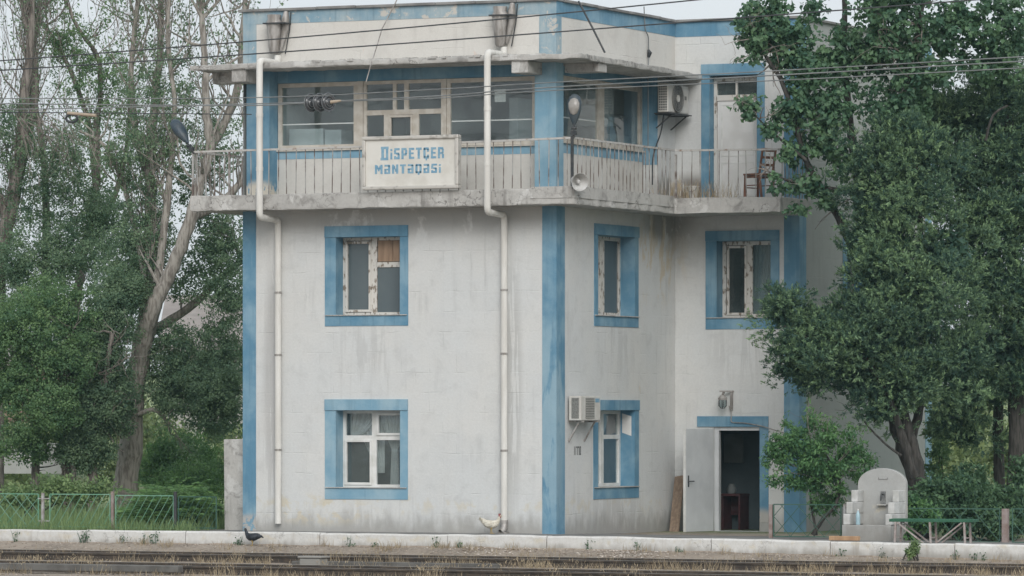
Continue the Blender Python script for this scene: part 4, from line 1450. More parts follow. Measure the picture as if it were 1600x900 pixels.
# ------------------------------------------------------------------ drinking fountain, bottle, bench, beam
ft = thing('drinking_fountain', 'whitewashed drinking fountain with an arched back and stepped side walls', 'fountain', (7, -.5, -.06))
F0, F1, FV = 6.50, 7.49, -.95
zg = -.10
m = MB()
m.box(F0 - .03, F1 - .02, FV, FV + .12, zg, .26)
m.box(F0 - .03, F0 + .1, FV + .12, -.2, zg, .258)
m.box(F1 - .15, F1 - .02, FV + .12, -.2, zg, .258)
m.box(F0 + .1, F1 - .15, FV + .12, -.2, zg, .14)
m.build('trough', 'fount', ft, bevel=.012)
for (a0, lab) in ((F0, 0), (F1 - .14, 1)):
    for (v0, z0, z1) in ((FV + .005, .262, .472), (FV + .16, .475, .695), (FV + .44, .698, .925)):
        j = random.uniform(-.012, .012)
        MB().box(a0 + j, a0 + .13 + j, v0, -.16, z0, z1).build('side_block', 'fount_light', ft, bevel=.012)
poly = [(F0, zg), (F1, zg), (F1, 1.04)] + [((F0 + F1) / 2 + (F1 - F0) / 2 * math.cos(PI * k / 18), 1.04 + .31 * math.sin(PI * k / 18)) for k in range(1, 18)] + [(F0, 1.04)]
MB().prism(poly, -.16, -.03).build('arched_back', 'fount', ft, bevel=.012)
m = MB()
m.box(6.93, 7.12, -.168, -.161, 1.13, 1.142); m.box(6.93, 6.94, -.168, -.161, 1.142, 1.17); m.box(7.11, 7.12, -.168, -.161, 1.142, 1.17)
m.build('plaque_line', 'concrete_dark', ft)
MB().box(6.98, 7.08, -.172, -.161, .66, .90).build('tap_plate', 'steel', ft)
MB().tube(smooth_path([(7.03, -.17, .84), (7.03, -.27, .85), (7.03, -.30, .80), (7.03, -.30, .72)], .05), .016, 8).build('tap', 'black', ft)
MB().box(6.93, 7.13, -.27, -.161, .625, .65).build('tap_shelf', 'fount', ft, bevel=.006)
bt = thing('bottle', 'clear blue plastic water bottle standing in the fountain', 'bottle', (6.76, -.55, .14))
n = 12
prof = [(.0, .14), (.042, .141), (.045, .16), (.042, .20), (.045, .24), (.043, .34), (.02, .39), (.015, .42)]
m, nt, b = newmat("pale_blue_plastic")
b.inputs["Base Color"].default_value = (.33, .47, .52, 1)
b.inputs["Roughness"].default_value = .2
M['plastic'] = m
MB().loft([[(6.76 + r * math.cos(2 * PI * k / n), -.84 + r * math.sin(2 * PI * k / n), z + .122) for k in range(n)] for r, z in prof]).build('body', 'plastic', bt, smooth=True)
MB().tube([(6.76, -.84, .538), (6.76, -.84, .565)], .018, 10).build('cap', 'pvc', bt)

bn = thing('bench', 'green topped bench on pinkish steel trestles beside the fountain', 'bench', (8.1, -1.7, -.07))
bz = -.075
bu0, bu1, bv = on_v(1389, 813, -1.75).x, on_v(1520, 813, -1.75).x, -1.75
MB().box(bu0, bu1, bv, bv + .16, bz + .42, bz + .475).build('seat_board', 'bench_green', bn, bevel=.006)
MB().box(bu0, bu1, bv + .18, bv + .36, bz + .425, bz + .48).build('seat_board', 'bench_green', bn, bevel=.006)
for k in range(3):
    u = bu0 + .13 + k * .69
    for dv in (.02, .34):
        MB().bar((u - (.02 if k == 0 else -.02), bv + dv, bz - .01), (u, bv + dv, bz + .42), .035).build('leg', 'trestle', bn)
    MB().bar((u, bv + .02, bz + .12), (u, bv + .34, bz + .12), .022).build('cross_bar', 'trestle', bn)
for (s, e) in ((0.16, .72), (1.46, .92)):
    for dv in (.015, .345):
        MB().bar((bu0 + s, bv + dv, bz + .41), (bu0 + e, bv + dv, bz + .0), .026).build('brace', 'trestle', bn)
b0_, b1_ = on_v(1298, 846, -1.9), on_v(1344.5, 847.6, -1.9)
for q_ in (b0_, b1_):
    q_.z = kerb_top(b0_.x) + .064
    q_.y = kerb_v(q_.x) + .12
tag(MB().bar(b0_, b1_, .12, .085).build('timber_beam', 'wood', bevel=.012), 'short pale timber beam lying on the white kerb before the fountain', 'timber')

# ------------------------------------------------------------------ hens
def hen(name, label, pos, yaw, mat, tail_up, crouch=0.0, comb=True, sc=1.0):
    h_ = thing(name, label, 'hen', pos)
    h_.rotation_euler = (0, 0, yaw)
    h_.scale = (sc, sc, sc)
    spine = [(-.235, .30 + tail_up, .012, .03), (-.20, .275 + tail_up * .7, .022, .05), (-.15, .235 + tail_up * .2, .05, .065), (-.09, .205, .082, .082), (-.02, .19, .095, .09), (.05, .195, .09, .085),
             (.105, .22, .065, .07), (.14, .26, .042, .045), (.16, .305 - crouch, .032, .034), (.172, .345 - crouch, .028, .03), (.185, .372 - crouch, .028, .028), (.20, .376 - crouch, .018, .018)]
    rings = []
    n = 16
    for i, (x, z, w, hh) in enumerate(spine):
        a, b_ = spine[max(i - 1, 0)], spine[min(i + 1, len(spine) - 1)]
        d = Vector((b_[0] - a[0], 0, b_[1] - a[1])).normalized()
        up = Vector((-d.z, 0, d.x))
        rings.append([Vector((x, 0, z)) + Vector((0, 1, 0)) * (w * math.cos(2 * PI * k / n)) + up * (hh * math.sin(2 * PI * k / n)) for k in range(n)])
    MB().loft(rings).build('body', mat, h_, smooth=True, local=True)
    m = MB()
    for k in range(7):                               # tail fan
        y = (k - 3) * .014
        zt = .33 + tail_up * 1.3 - abs(k - 3) * .014
        m.add([(-.17, y * .5 - .008, .25 + tail_up * .3), (-.17, y * .5 + .008, .23 + tail_up * .3), (-.27, y * 1.6 + .01, zt), (-.25, y * 1.6 - .012, zt + .03)], [(0, 1, 2, 3)])
    m.build('tail', mat, h_, local=True)
    for s in (-1, 1):
        rings = []
        for (x, z, w, t_) in ((.07, .22, .02, .012), (.03, .215, .055, .02), (-.05, .20, .06, .02), (-.12, .205, .04, .014), (-.17, .22, .01, .006)):
            off = {.07: .07, .03: .09, -.05: .092, -.12: .068, -.17: .04}[x]
            rings.append([(x, s * (off + t_ * math.cos(2 * PI * k / 10)), z + w * math.sin(2 * PI * k / 10)) for k in range(10)])
        MB().loft(rings).build('wing', mat, h_, smooth=True, local=True)
    zc = -crouch
    if comb:
        m = MB()
        m.prism([(.155, .39 + zc), (.15, .42 + zc), (.165, .405 + zc), (.172, .43 + zc), (.185, .408 + zc), (.196, .425 + zc), (.205, .39 + zc)], -.006, .006)
        m.tube([(.195, -.012, .365 + zc), (.196, -.012, .33 + zc)], [.010, .012], 6)
        m.tube([(.195, .012, .365 + zc), (.196, .012, .33 + zc)], [.010, .012], 6)
        m.tube([(.178, -.03, .374 + zc), (.178, .03, .374 + zc)], .017, 8)
        m.build('comb', 'comb', h_, local=True)
    MB().tube([(.208, 0, .374 + zc), (.24, 0, .364 + zc)], [.011, .002], 8).build('beak', 'beak', h_, local=True)
    for (s, fx) in ((-1, .03), (1, -.03)):
        m = MB()
        m.tube([(fx * .4 + .0, s * .04, .15), (fx * .7 - .01, s * .04, .085)], [.028, .012], 8)
        m.tube([(fx * .7 - .01, s * .04, .085), (fx, s * .04, .008)], .008, 6)
        for t_ in (-.5, 0, .5):
            m.tube([(fx, s * .04, .008), (fx + .05 * math.cos(t_), s * .04 + .05 * math.sin(t_), .005)], [.006, .003], 5)
        m.tube([(fx, s * .04, .008), (fx - .025, s * .04, .005)], [.006, .003], 5)
        m.build('leg', 'beak', h_, local=True)
    return h_


p = on_v(768, 831, -.42)
hen('white_hen', 'white hen with a red comb walking by the foot of the drainpipe', (p.x, -.42, plat_z(p.x, -.42) + .004), R(6), 'hen_white', .0, 0, True, .96)
p = on_v(394, 852, kerb_v(-6) - .28)
hen('black_hen', 'black hen pecking below the white platform kerb', (p.x, p.y, ground_z(p.x, -.28)), R(172), 'hen_black', -.09, -.0, False, .92)

# ------------------------------------------------------------------ wires
def wire(name, label, pts, v, r=.012, mat='wire'):
    P = [on_v(x, y, v) for x, y in pts]
    out = []
    for i in range(len(P) - 1):                      # catmull-rom through the points
        p0, p1, p2, p3 = P[max(i - 1, 0)], P[i], P[i + 1], P[min(i + 2, len(P) - 1)]
        for k in range(6):
            t = k / 6
            out.append(.5 * ((2 * p1) + (p2 - p0) * t + (2 * p0 - 5 * p1 + 4 * p2 - p3) * t * t + (3 * p1 - p0 - 3 * p2 + p3) * t ** 3))
    out.append(P[-1])
    return tag(MB().tube(out, r, 6).build(name, mat), label, 'wire', 'overhead wires')


WV_ = -6.0
wire('overhead_wire', 'topmost dark wire crossing the cream parapet', [(-500, 132), (0, 95), (400, 63.7), (770, 31), (1086, 0), (1600, -52), (2000, -95)], WV_, .013)
wire('overhead_wire', 'second dark wire crossing the parapet, just above the canopy', [(-500, 140), (0, 110), (400, 84), (770, 57.5), (1180, 26), (1501, 1.5), (2000, -38)], WV_, .013)
wire('overhead_wire', 'pale wire passing over the insulator stack and the upper windows', [(-500, 156), (0, 154), (400, 152.5), (700, 138.6), (850, 129.5), (1250, 108.5), (1600, 88.5), (2000, 66)], WV_ - .5, .010, 'wire_pale')
wire('overhead_wire', 'pale wire threaded through the dark insulator discs', [(-500, 158), (0, 162), (359, 165), (478, 161), (525, 158), (700, 149), (850, 137), (1250, 115.5), (1600, 95.5), (2000, 72)], WV_, .012, 'wire_pale')
wire('overhead_wire', 'lowest pale wire across the glazing and the dark conifer', [(-500, 170), (0, 171), (400, 162), (560, 157.5), (700, 152.5), (850, 142), (1250, 124), (1600, 106), (2000, 86)], WV_ + .4, .010, 'wire_pale')
wire('overhead_wire', 'low wire carrying the beige rod insulator among the bare trees', [(-500, 173), (0, 175.5), (200, 177), (393, 178.7)], -.3, .010, 'wire')
ins = thing('insulator_stack', 'stack of three dark ribbed insulator discs on the wire before the window', 'insulator', on_v(500, 160, WV_))
ax = (Vector((.93, -.36, .02))).normalized()
ax_x = ax.orthogonal().normalized()
ax_y = ax.cross(ax_x)
for k, x in enumerate((485, 498.5, 512)):
    c = on_v(x, 161 - k * .5, WV_)
    rg = lambda r, h: [c + ax * h + (ax_x * math.cos(2 * PI * i / 24) + ax_y * math.sin(2 * PI * i / 24)) * r * 1.04 for i in range(24)]
    prof = [(-.05, .03), (-.045, .07), (-.02, .15), (.015, .168), (.03, .165), (.022, .14), (.04, .125), (.026, .105), (.045, .09), (.03, .07), (.055, .05), (.06, .02)]
    dsc = MB().loft([rg(r, h) for h, r in prof]).build('disc', 'insulator', ins, smooth=True)
    highlight_ring = MB()
    for rr, hh in ((.168, .022), (.115, .042), (.07, .05)):
        lp_ = rg(rr, hh)
        highlight_ring.tube(lp_ + [lp_[0], lp_[1]], .008 if rr > .15 else .005, 5)
    highlight_ring.build('rim', 'rim_glaze', dsc, smooth=True)  # lighter rings standing for highlights along the disc ribs
MB().tube([on_v(517, 159.5, WV_), on_v(533, 157.3, WV_)], [.035, .02], 8).build('end_fitting', 'brass', ins, smooth=True)
MB().tube([on_v(470, 161.5, WV_), on_v(505, 160, WV_)], .018, 8).build('pin', 'wire_pale', ins)
ri = thing('rod_insulator', 'beige rod insulator with a black coil hanging on the low wire', 'insulator', on_v(128, 178, -.3))
MB().tube([on_v(106, 176.8, -.3), on_v(150, 180.5, -.3)], .036, 10).build('rod', 'brass', ri, smooth=True)
MB().tube([on_v(112 + 9 * math.cos(t_ * PI / 6), 185 + 6 * math.sin(t_ * PI / 6), -.3) for t_ in range(13)], .028, 8).build('coil', 'black', ri, smooth=True)
P = [on_v(x, y, v) for x, y, v in ((621, -2, -.09), (606, 28, -.15), (597, 45, -.25), (588, 75, -.5), (579, 103, -.86), (572, 128, -.9))]
tag(MB().tube(P, .012, 6).build('guy_cable', 'sheet_metal'), 'thin guy cable hanging slantwise over the cream parapet above the sign', 'cable')
cb = [(.10, -.02 + .9, 10.75), (.12, 1.25, 10.2), (.25, 1.55, 9.9), (.45, 1.75, 9.62)]
tag(MB().tube([on_v(904, 2, .8), on_v(925, 42, .7), on_v(945, 82, .6)], .022, 6).build('cable', 'black'), 'thick dark cable running down the parapet beside the corner', 'cable')
m = MB()
P = [(.03, 4.45, 10.9), (.035, 4.5, 10.4), (.06, 4.62, 10.3), (.03, 4.7, 9.9), (.05, 4.62, 9.3), (.05, 4.62, 7.9)]
m.tube(smooth_path(P, .1), .012, 6)
tag(m.build('cable', 'wire_pale'), 'thin pale cable running down the side parapet past a small black insulator', 'cable')
m = MB().tube([(.03, 4.68, 10.02), (.06, 4.69, 9.95), (.03, 4.7, 9.86)], [.02, .05, .03], 10)
tag(m.build('cable_insulator', 'black', smooth=True), 'small black insulator on the side parapet', 'insulator')

# ------------------------------------------------------------------ foliage
def np_mesh(name, V, F3, tone, mat, parent=None, kind=None, org=None):
    """A mesh of triangles from numpy arrays, with a per-vertex 'tone'."""
    o_ = np.array(ORG[parent.name] if parent is not None else (0, 0, 0), dtype=float)
    V = V - o_
    me = bpy.data.meshes.new(name)
    me.vertices.add(len(V))
    me.vertices.foreach_set("co", V.astype(np.float32).ravel())
    me.loops.add(F3.size)
    me.loops.foreach_set("vertex_index", F3.astype(np.int32).ravel())
    me.polygons.add(len(F3))
    me.polygons.foreach_set("loop_start", np.arange(0, F3.size, 3, dtype=np.int32))
    me.update(calc_edges=True)
    a = me.attributes.new("tone", 'FLOAT', 'POINT')
    a.data.foreach_set("value", tone.astype(np.float32))
    me.materials.append(M[mat])
    o = bpy.data.objects.new(name, me)
    COL.objects.link(o)
    if parent is not None:
        o.parent = parent
        ORG[o.name] = ORG[parent.name]
    if kind:
        o["kind"] = kind
    return o


def unit(A):
    return A / np.maximum(np.linalg.norm(A, axis=1, keepdims=True), 1e-9)


def leaves(P, length, width, tone, droop=.3, up=.5, fold=.25, D=None, out=None):
    """Folded pointed leaves at P: 4 vertices, 2 triangles each."""
    n = len(P)
    if D is None:
        D = RNG.normal(size=(n, 3))
        D[:, 2] -= droop
    D = unit(D)
    N = RNG.normal(size=(n, 3))
    N[:, 2] += up * 2
    if out is not None:
        N = N * .5 + out * 1.3
    Sd = unit(np.cross(D, N))
    N = unit(np.cross(Sd, D))
    L = (length * RNG.uniform(.65, 1.25, n))[:, None]
    W = (width * RNG.uniform(.7, 1.25, n))[:, None]
    b = P
    t = P + D * L
    mid = P + D * L * .45 + N * W * fold
    l_ = mid - Sd * W * .5
    r_ = mid + Sd * W * .5
    V = np.stack([b, l_, t, r_], 1).reshape(-1, 3)
    i = np.arange(n)[:, None] * 4
    F = np.concatenate([i + np.array([[0, 1, 2]]), i + np.array([[0, 2, 3]])], 1).reshape(-1, 3)
    return V, F, np.repeat(tone, 4)


def merge(parts):
    V, F, T, k = [], [], [], 0
    for v, f, t in parts:
        V.append(v); F.append(f + k); T.append(t)
        k += len(v)
    return np.concatenate(V), np.concatenate(F), np.concatenate(T)


def lobe_points(lobes, n, shell=.5, flat=1.0):
    """Points spread through ellipsoid lobes [(x px, y px, Z, rx px, ry px)], denser towards their outsides."""
    w = np.array([l[3] * l[4] for l in lobes], float)
    pick = RNG.choice(len(lobes), n, p=w / w.sum())
    d = unit(RNG.normal(size=(n, 3)))
    r = RNG.uniform(0, 1, n) ** shell
    C = np.array([tuple(at(l[0], l[1], l[2])) for l in lobes])
    mx = np.array([l[3] * l[2] / FOC for l in lobes])
    mz = np.array([l[4] * l[2] / FOC for l in lobes])
    md = np.array([(l[5] if len(l) > 5 else max(l[3], l[4]) * l[2] / FOC) for l in lobes])
    local = d * r[:, None]
    X = local[:, 0] * mx[pick]
    Y = local[:, 1] * md[pick] * flat
    Zz = local[:, 2] * mz[pick]
    P = C[pick].copy()
    P[:, 0] += RX * X + FX * Y
    P[:, 1] += RY * X + FY * Y
    P[:, 2] += Zz
    out = np.stack([RX * local[:, 0] + FX * local[:, 1], RY * local[:, 0] + FY * local[:, 1], local[:, 2]], 1)
    return P, unit(out)


def leafy(lobes, n_clumps, per, spread, length, width, up=.5, droop=.3, shell=.5, flat=1.0):
    """Leafy sprays through lobes: rounded clumps of very unequal size, leaves facing out of each."""
    C, O = lobe_points(lobes, n_clumps, shell, flat)
    ct = RNG.beta(1.6, 1.8, n_clumps)
    sc = RNG.uniform(.45, 1.5, n_clumps)
    n = n_clumps * per
    off = unit(RNG.normal(size=(n, 3)) + np.repeat(O, per, 0) * .5 + np.array([[0, 0, .25]])) * (RNG.uniform(0, 1, n) ** .45)[:, None]
    P = np.repeat(C, per, 0) + off * np.repeat(sc, per)[:, None] * spread * np.array([1.7, 1.7, 1.15])
    tone = np.clip(np.repeat(ct, per) + RNG.normal(0, .13, n), 0, 1)
    return leaves(P, length, width, tone, droop, up, out=unit(off + np.array([[0, 0, .25]])))


class Tree:
    """Limbs given as lines of photograph pixels at a distance, grown on with branches, twigs and leaves."""

    def __init__(s, name, label, base, group=None, cat='tree'):
        s.root = thing(name, label, cat, base, group)
        s.wood, s.twigs = MB(), []
        s.tips = []

    def limb(s, pts, Z, r0, r1, n=9, grow=True):
        P = [at(p[0], p[1], Z + (p[2] if len(p) > 2 else 0)) for p in pts]
        out = []
        for i in range(len(P) - 1):
            p0, p1, p2, p3 = P[max(i - 1, 0)], P[i], P[i + 1], P[min(i + 2, len(P) - 1)]
            for k in range(5):
                t = k / 5
                q = .5 * ((2 * p1) + (p2 - p0) * t + (2 * p0 - 5 * p1 + 4 * p2 - p3) * t * t + (3 * p1 - p0 - 3 * p2 + p3) * t ** 3)
                out.append(q + Vector((random.uniform(-1, 1), random.uniform(-1, 1), random.uniform(-.5, .5))) * r0 * .12)
        out.append(P[-1])
        m = len(out)
        rr = [r0 + (r1 - r0) * (i / (m - 1)) for i in range(m)]
        rr = [r_ * random.uniform(.93, 1.08) for r_ in rr]
        s.wood.tube(out, rr, n)
        return out, rr

    def branch(s, p, d, L, r, depth, lean=.35, wig=.28, spread=.75, kids=(2, 4)):
        """A wandering branch, its side branches, and the twig ends kept for the leaves."""
        pts, rr = [Vector(p)], [r]
        d = Vector(d).normalized()
        n = 5
        for k in range(n):
            d = (d + Vector((random.gauss(0, wig), random.gauss(0, wig), random.gauss(0, wig) + lean * .25))).normalized()
            pts.append(pts[-1] + d * (L / n))
            rr.append(r * (1 - .8 * (k + 1) / n) + .0015)
            if depth <= 1 and k > 0:
                s.tips.append((tuple(pts[-1]), tuple(d)))
        (s.wood if r > .018 else s.tw).tube(pts, rr, 6 if r > .018 else 4, cap=False)
        if depth > 0:
            for _ in range(random.randint(*kids)):
                k = random.randint(1, n)
                ax = Vector((random.gauss(0, 1), random.gauss(0, 1), random.gauss(0, .6) + lean)).normalized()
                dd = (d * (1 - spread) + ax * spread).normalized()
                s.branch(pts[k], dd, L * random.uniform(.45, .75), rr[k] * .62, depth - 1, lean, wig, spread, kids)

    tw = None

    def finish(s, bark, crown=None, leafmat=None, twig='twig'):
        s.wood.build('trunk', bark, s.root, smooth=True)
        if s.tw and s.tw.v:
            s.tw.build('twigs', twig, s.root, kind='stuff')
        if crown:
            np_mesh('crown', *merge(crown), leafmat, s.root)
        return s.root


def gz(p):
    return Vector((p.x, p.y, -.12))


def tip_leaves(tips, per, spread, length, width, keep, zmin=None):
    """Leaves along twig ends; keep(x, z) says how many of them bear leaves."""
    sel = [(p, d) for p, d in tips if random.random() < keep(p)]
    if not sel:
        return None
    P = np.repeat(np.array([p for p, d in sel]), per, 0)
    P = P + RNG.normal(size=P.shape) * spread
    tone = np.clip(np.repeat(RNG.uniform(.2, .9, len(sel)), per) + RNG.normal(0, .15, len(P)), 0, 1)
    return leaves(P, length, width, tone, .35, .4)


# --- big old tree behind the building's left corner
Z1 = 117.0
T = Tree('old_tree', 'big old tree with a thick leaning grey trunk beside the building', gz(at(195, 790, Z1)), 'trees left of the building')
T.tw = MB()
L = {}
L['trunk'] = T.limb([(186, 850), (196, 770), (205, 690), (208, 620), (222, 545), (237, 480)], Z1 - .3, .31, .22, 14)
L['lean'] = T.limb([(214, 590, .5), (224, 535, .3), (236, 492), (252, 455), (272, 415), (298, 340), (312, 285), (328, 230), (322, 170), (320, 100), (316, 30), (312, -50)], Z1 - .8, .215, .05, 12)
L['leanb'] = T.limb([(300, 340), (340, 320), (372, 290), (400, 245)], Z1, .12, .06)
L['leanc'] = T.limb([(330, 230), (352, 190), (372, 130), (378, 60), (385, -30)], Z1, .11, .05)
L['left'] = T.limb([(232, 500), (226, 450), (222, 410), (205, 330, 1), (186, 270, 1), (160, 225, 1), (125, 205, 1)], Z1, .10, .03)
L['up'] = T.limb([(236, 480), (233, 400), (236, 330), (236, 250), (242, 160), (250, 80), (252, -40)], Z1 + .6, .17, .06)
L['up2'] = T.limb([(238, 300), (215, 220), (205, 120), (212, 30), (220, -40)], Z1 + 1, .09, .04)
L['mid'] = T.limb([(246, 440), (256, 360), (264, 290), (270, 220), (272, 150), (262, 60), (268, -40)], Z1 - .5, .10, .04)
L['right'] = T.limb([(240, 515), (275, 495), (320, 460), (355, 425), (395, 400)], Z1 + 1.2, .12, .05)
L['low'] = T.limb([(215, 648), (240, 640), (258, 655), (266, 672)], Z1 - .5, .06, .03)
for key, num, r, ln, dep, lean in (('lean', 16, .05, 1.6, 2, .9), ('leanb', 8, .035, 1.3, 2, .9), ('leanc', 18, .035, 1.5, 2, 1.1), ('left', 14, .03, 1.2, 2, .8), ('up', 26, .04, 1.5, 2, 1.2),
                                   ('up2', 16, .03, 1.4, 2, 1.2), ('mid', 18, .03, 1.5, 2, 1.2), ('right', 10, .04, 1.4, 2, .4), ('low', 4, .02, .9, 1, -.2)):
    pts, rr = L[key]
    for _ in range(num):
        k = random.randint(int(len(pts) * .25), len(pts) - 1)
        d = Vector((random.gauss(0, .8), random.gauss(0, .6), random.gauss(.2, .5) + lean * .6))
        T.branch(pts[k], d, ln * random.uniform(.6, 1.2), r * random.uniform(.5, 1), dep, lean, .22, .6)
tl = tip_leaves(T.tips, 4, .11, .088, .05, lambda p: .62 if p[2] < 8.6 else .33)
crown = [tl] if tl else []
crown.append(leafy([(235, 230, Z1, 45, 90), (285, 210, Z1, 40, 80), (340, 210, Z1 + .5, 40, 70), (250, 120, Z1, 70, 60)], 260, 32, .13, .068, .043, .3))
crown.append(leafy([(300, 300, Z1 + .6, 40, 50), (330, 360, Z1 + .6, 40, 40), (285, 440, Z1 + .8, 40, 40)], 130, 30, .14, .08, .05, .3))
crown.append(leafy([(225, 370, Z1 + .5, 50, 75), (345, 400, Z1 + .6, 50, 60), (360, 470, Z1, 45, 55), (200, 420, Z1 + 1, 50, 70), (205, 450, Z1 - .2, 35, 45)], 500, 52, .15, .068, .044, .4))
crown.append(leafy([(320, 610, Z1 - .8, 75, 60), (280, 560, Z1, 55, 55), (350, 570, Z1, 40, 75), (262, 610, Z1 - .3, 35, 45), (345, 640, Z1 - 1, 45, 50)], 760, 54, .15, .068, .044, .4))
T.finish('bark_pale', crown, 'leaf_left')

# --- bare-topped poplar at the left edge
Z2 = 121.0
T = Tree('bare_poplar', 'half bare poplar with upright brown twigs at the far left', gz(at(5, 800, Z2)), 'trees left of the building')
T.tw = MB()
L = {}
L['a'] = T.limb([(-8, 860), (-6, 600), (0, 420), (14, 345), (28, 270), (38, 160), (48, 60), (52, -60)], Z2, .24, .07, 11)
L['b'] = T.limb([(30, 280), (48, 200), (56, 110), (40, 20), (36, -60)], Z2 + .5, .10, .05)
L['c'] = T.limb([(70, 460, 1), (72, 330, 1), (66, 230, 1), (52, 130, 1), (60, 20, 1), (75, -50, 1)], Z2, .10, .04)
L['d'] = T.limb([(14, 345), (-10, 280), (-20, 180), (-12, 60), (-5, -60)], Z2, .12, .05)
for key, num in (('a', 44), ('b', 26), ('c', 26), ('d', 18)):
    pts, rr = L[key]
    for _ in range(num):
        k = random.randint(int(len(pts) * .3), len(pts) - 1)
        T.branch(pts[k], (random.gauss(0, .5), random.gauss(0, .4), random.gauss(.9, .3)), random.uniform(.9, 1.9), random.uniform(.012, .028), 2, 1.3, .16, .5, (2, 4))
for _ in range(26):                                   # a broken mat of dead hanging twigs
    T.branch(at(random.uniform(20, 110), random.uniform(170, 215), Z2 - 1), (random.gauss(.8, .6), random.gauss(0, .3), random.gauss(-.25, .3)), random.uniform(.8, 1.7), .011, 1, -.9, .25, .5)
tl = tip_leaves(T.tips, 3, .1, .08, .048, lambda p: .50 if p[2] < 9.5 else .22)
crown = [tl] if tl else []
crown.append(leafy([(15, 200, Z2, 40, 60), (70, 260, Z2, 60, 60), (110, 320, Z2, 60, 60), (50, 330, Z2, 60, 60), (115, 250, Z2, 35, 70)], 380, 38, .14, .068, .043, .4))
crown.append(leafy([(40, 420, Z2 - 1, 75, 60), (120, 400, Z2 - 1, 60, 55), (160, 350, Z2, 40, 60)], 440, 52, .15, .068, .044, .4))
T.finish('bark', crown, 'leaf_left')

# --- slender tree between the two
Z3 = 123.0
T = Tree('slender_tree', 'slender sparse tree between the bare poplar and the leaning trunk', gz(at(120, 800, Z3)), 'trees left of the building')
T.tw = MB()
L = {}
L['a'] = T.limb([(112, 860), (110, 640), (116, 500), (130, 400), (150, 300), (152, 200), (156, 100), (120, 40), (95, -20)], Z3, .15, .03)
L['b'] = T.limb([(150, 300), (140, 200), (110, 110), (70, 40), (30, 0)], Z3, .08, .03)
L['c'] = T.limb([(130, 400), (170, 330), (198, 230), (205, 100), (215, 0), (220, -40)], Z3 + 1, .08, .03)
for key, num in (('a', 30), ('b', 18), ('c', 24)):
    pts, rr = L[key]
    for _ in range(num):
        k = random.randint(int(len(pts) * .3), len(pts) - 1)
        T.branch(pts[k], (random.gauss(0, .8), random.gauss(0, .5), random.gauss(.5, .4)), random.uniform(.8, 1.7), random.uniform(.010, .024), 2, .8, .2, .6)
tl = tip_leaves(T.tips, 4, .12, .09, .055, lambda p: .5 if p[2] < 9 else .3)
crown = [tl] if tl else []
crown.append(leafy([(140, 110, Z3, 70, 55), (150, 190, Z3, 50, 45), (180, 270, Z3, 40, 50), (105, 60, Z3, 50, 40)], 230, 30, .13, .068, .043, .3))
T.finish('bark', crown, 'leaf_mid')

# --- dark bushy trees low on the left
Z4 = 114.0
for (nm, lab, x0, lobes, trunk) in (
        ('bushy_tree', 'dense dark bushy tree over the fence at the far left', 70,
         [(20, 520, Z4, 70, 60), (70, 480, Z4 + 1, 60, 45), (90, 560, Z4, 65, 55), (20, 600, Z4, 60, 50), (70, 640, Z4 - .5, 60, 45), (120, 500, Z4 + 1, 45, 45), (40, 690, Z4, 60, 35)],
         [[(102, 850), (104, 740), (98, 640), (80, 590), (55, 540)], [(98, 640), (84, 600), (92, 560), (110, 520)], [(52, 850), (56, 700), (48, 600)]]),
        ('bushy_tree', 'dark bushy tree just left of the thick leaning trunk', 150,
         [(150, 570, Z4 + 1, 50, 55), (170, 510, Z4 + 1.5, 45, 50), (140, 640, Z4 + .5, 45, 50), (180, 630, Z4 + 1, 35, 60), (130, 700, Z4 + .5, 45, 35), (185, 460, Z4 + 2, 40, 40)],
         [[(140, 850), (145, 740), (150, 660), (165, 590), (175, 520)], [(148, 700), (130, 640), (128, 590)]])):
    T = Tree(nm, lab, gz(at(x0, 800, Z4)), 'trees left of the building')
    T.tw = MB()
    for tr in trunk:
        pts, rr = T.limb(tr, Z4 + .6, .13, .05)
        for _ in range(8):
            k = random.randint(len(pts) // 3, len(pts) - 1)
            T.branch(pts[k], (random.gauss(0, 1), random.gauss(0, .5), random.gauss(.4, .4)), 1.1, .025, 1, .4)
    crown = [leafy(lobes, 900, 62, .15, .068, .044, .45, shell=.6)]
    T.finish('bark', crown, 'leaf_left' if x0 > 100 else 'leaf_mid')

# --- broad-leaved tree that hangs over the wing's balcony
Z5 = 103.5
T = Tree('broad_leaved_tree', 'broad leaved tree with drooping sprays over the wing balcony', gz(at(1420, 800, Z5)), 'trees right of the building')
T.tw = MB()
L = {}
L['a'] = T.limb([(1436, 870), (1434, 800), (1428, 740), (1408, 690), (1396, 640), (1380, 560), (1360, 450), (1345, 330), (1330, 200), (1320, 90), (1318, -20)], Z5 + .6, .20, .05, 11)
L['b'] = T.limb([(1360, 450), (1310, 340), (1260, 250), (1225, 135), (1195, 85), (1180, 40)], Z5, .09, .02)
L['c'] = T.limb([(1345, 330), (1390, 240), (1420, 120), (1440, 20), (1450, -40)], Z5, .09, .03)
L['d'] = T.limb([(1330, 300), (1270, 290), (1225, 280), (1190, 262)], Z5 - .3, .05, .012)
L['e'] = T.limb([(1260, 250), (1210, 210), (1175, 175)], Z5 - .4, .035, .01)
for key, num, ln in (('a', 16, 1.3), ('b', 18, .8), ('c', 14, 1.2), ('d', 8, .5), ('e', 5, .4)):
    pts, rr = L[key]
    for _ in range(num):
        k = random.randint(int(len(pts) * .4), len(pts) - 1)
        T.branch(pts[k], (random.gauss(0, .8), random.gauss(0, .5), random.gauss(.2, .5)), ln * random.uniform(.5, 1.1), .016, 1, .1, .25)
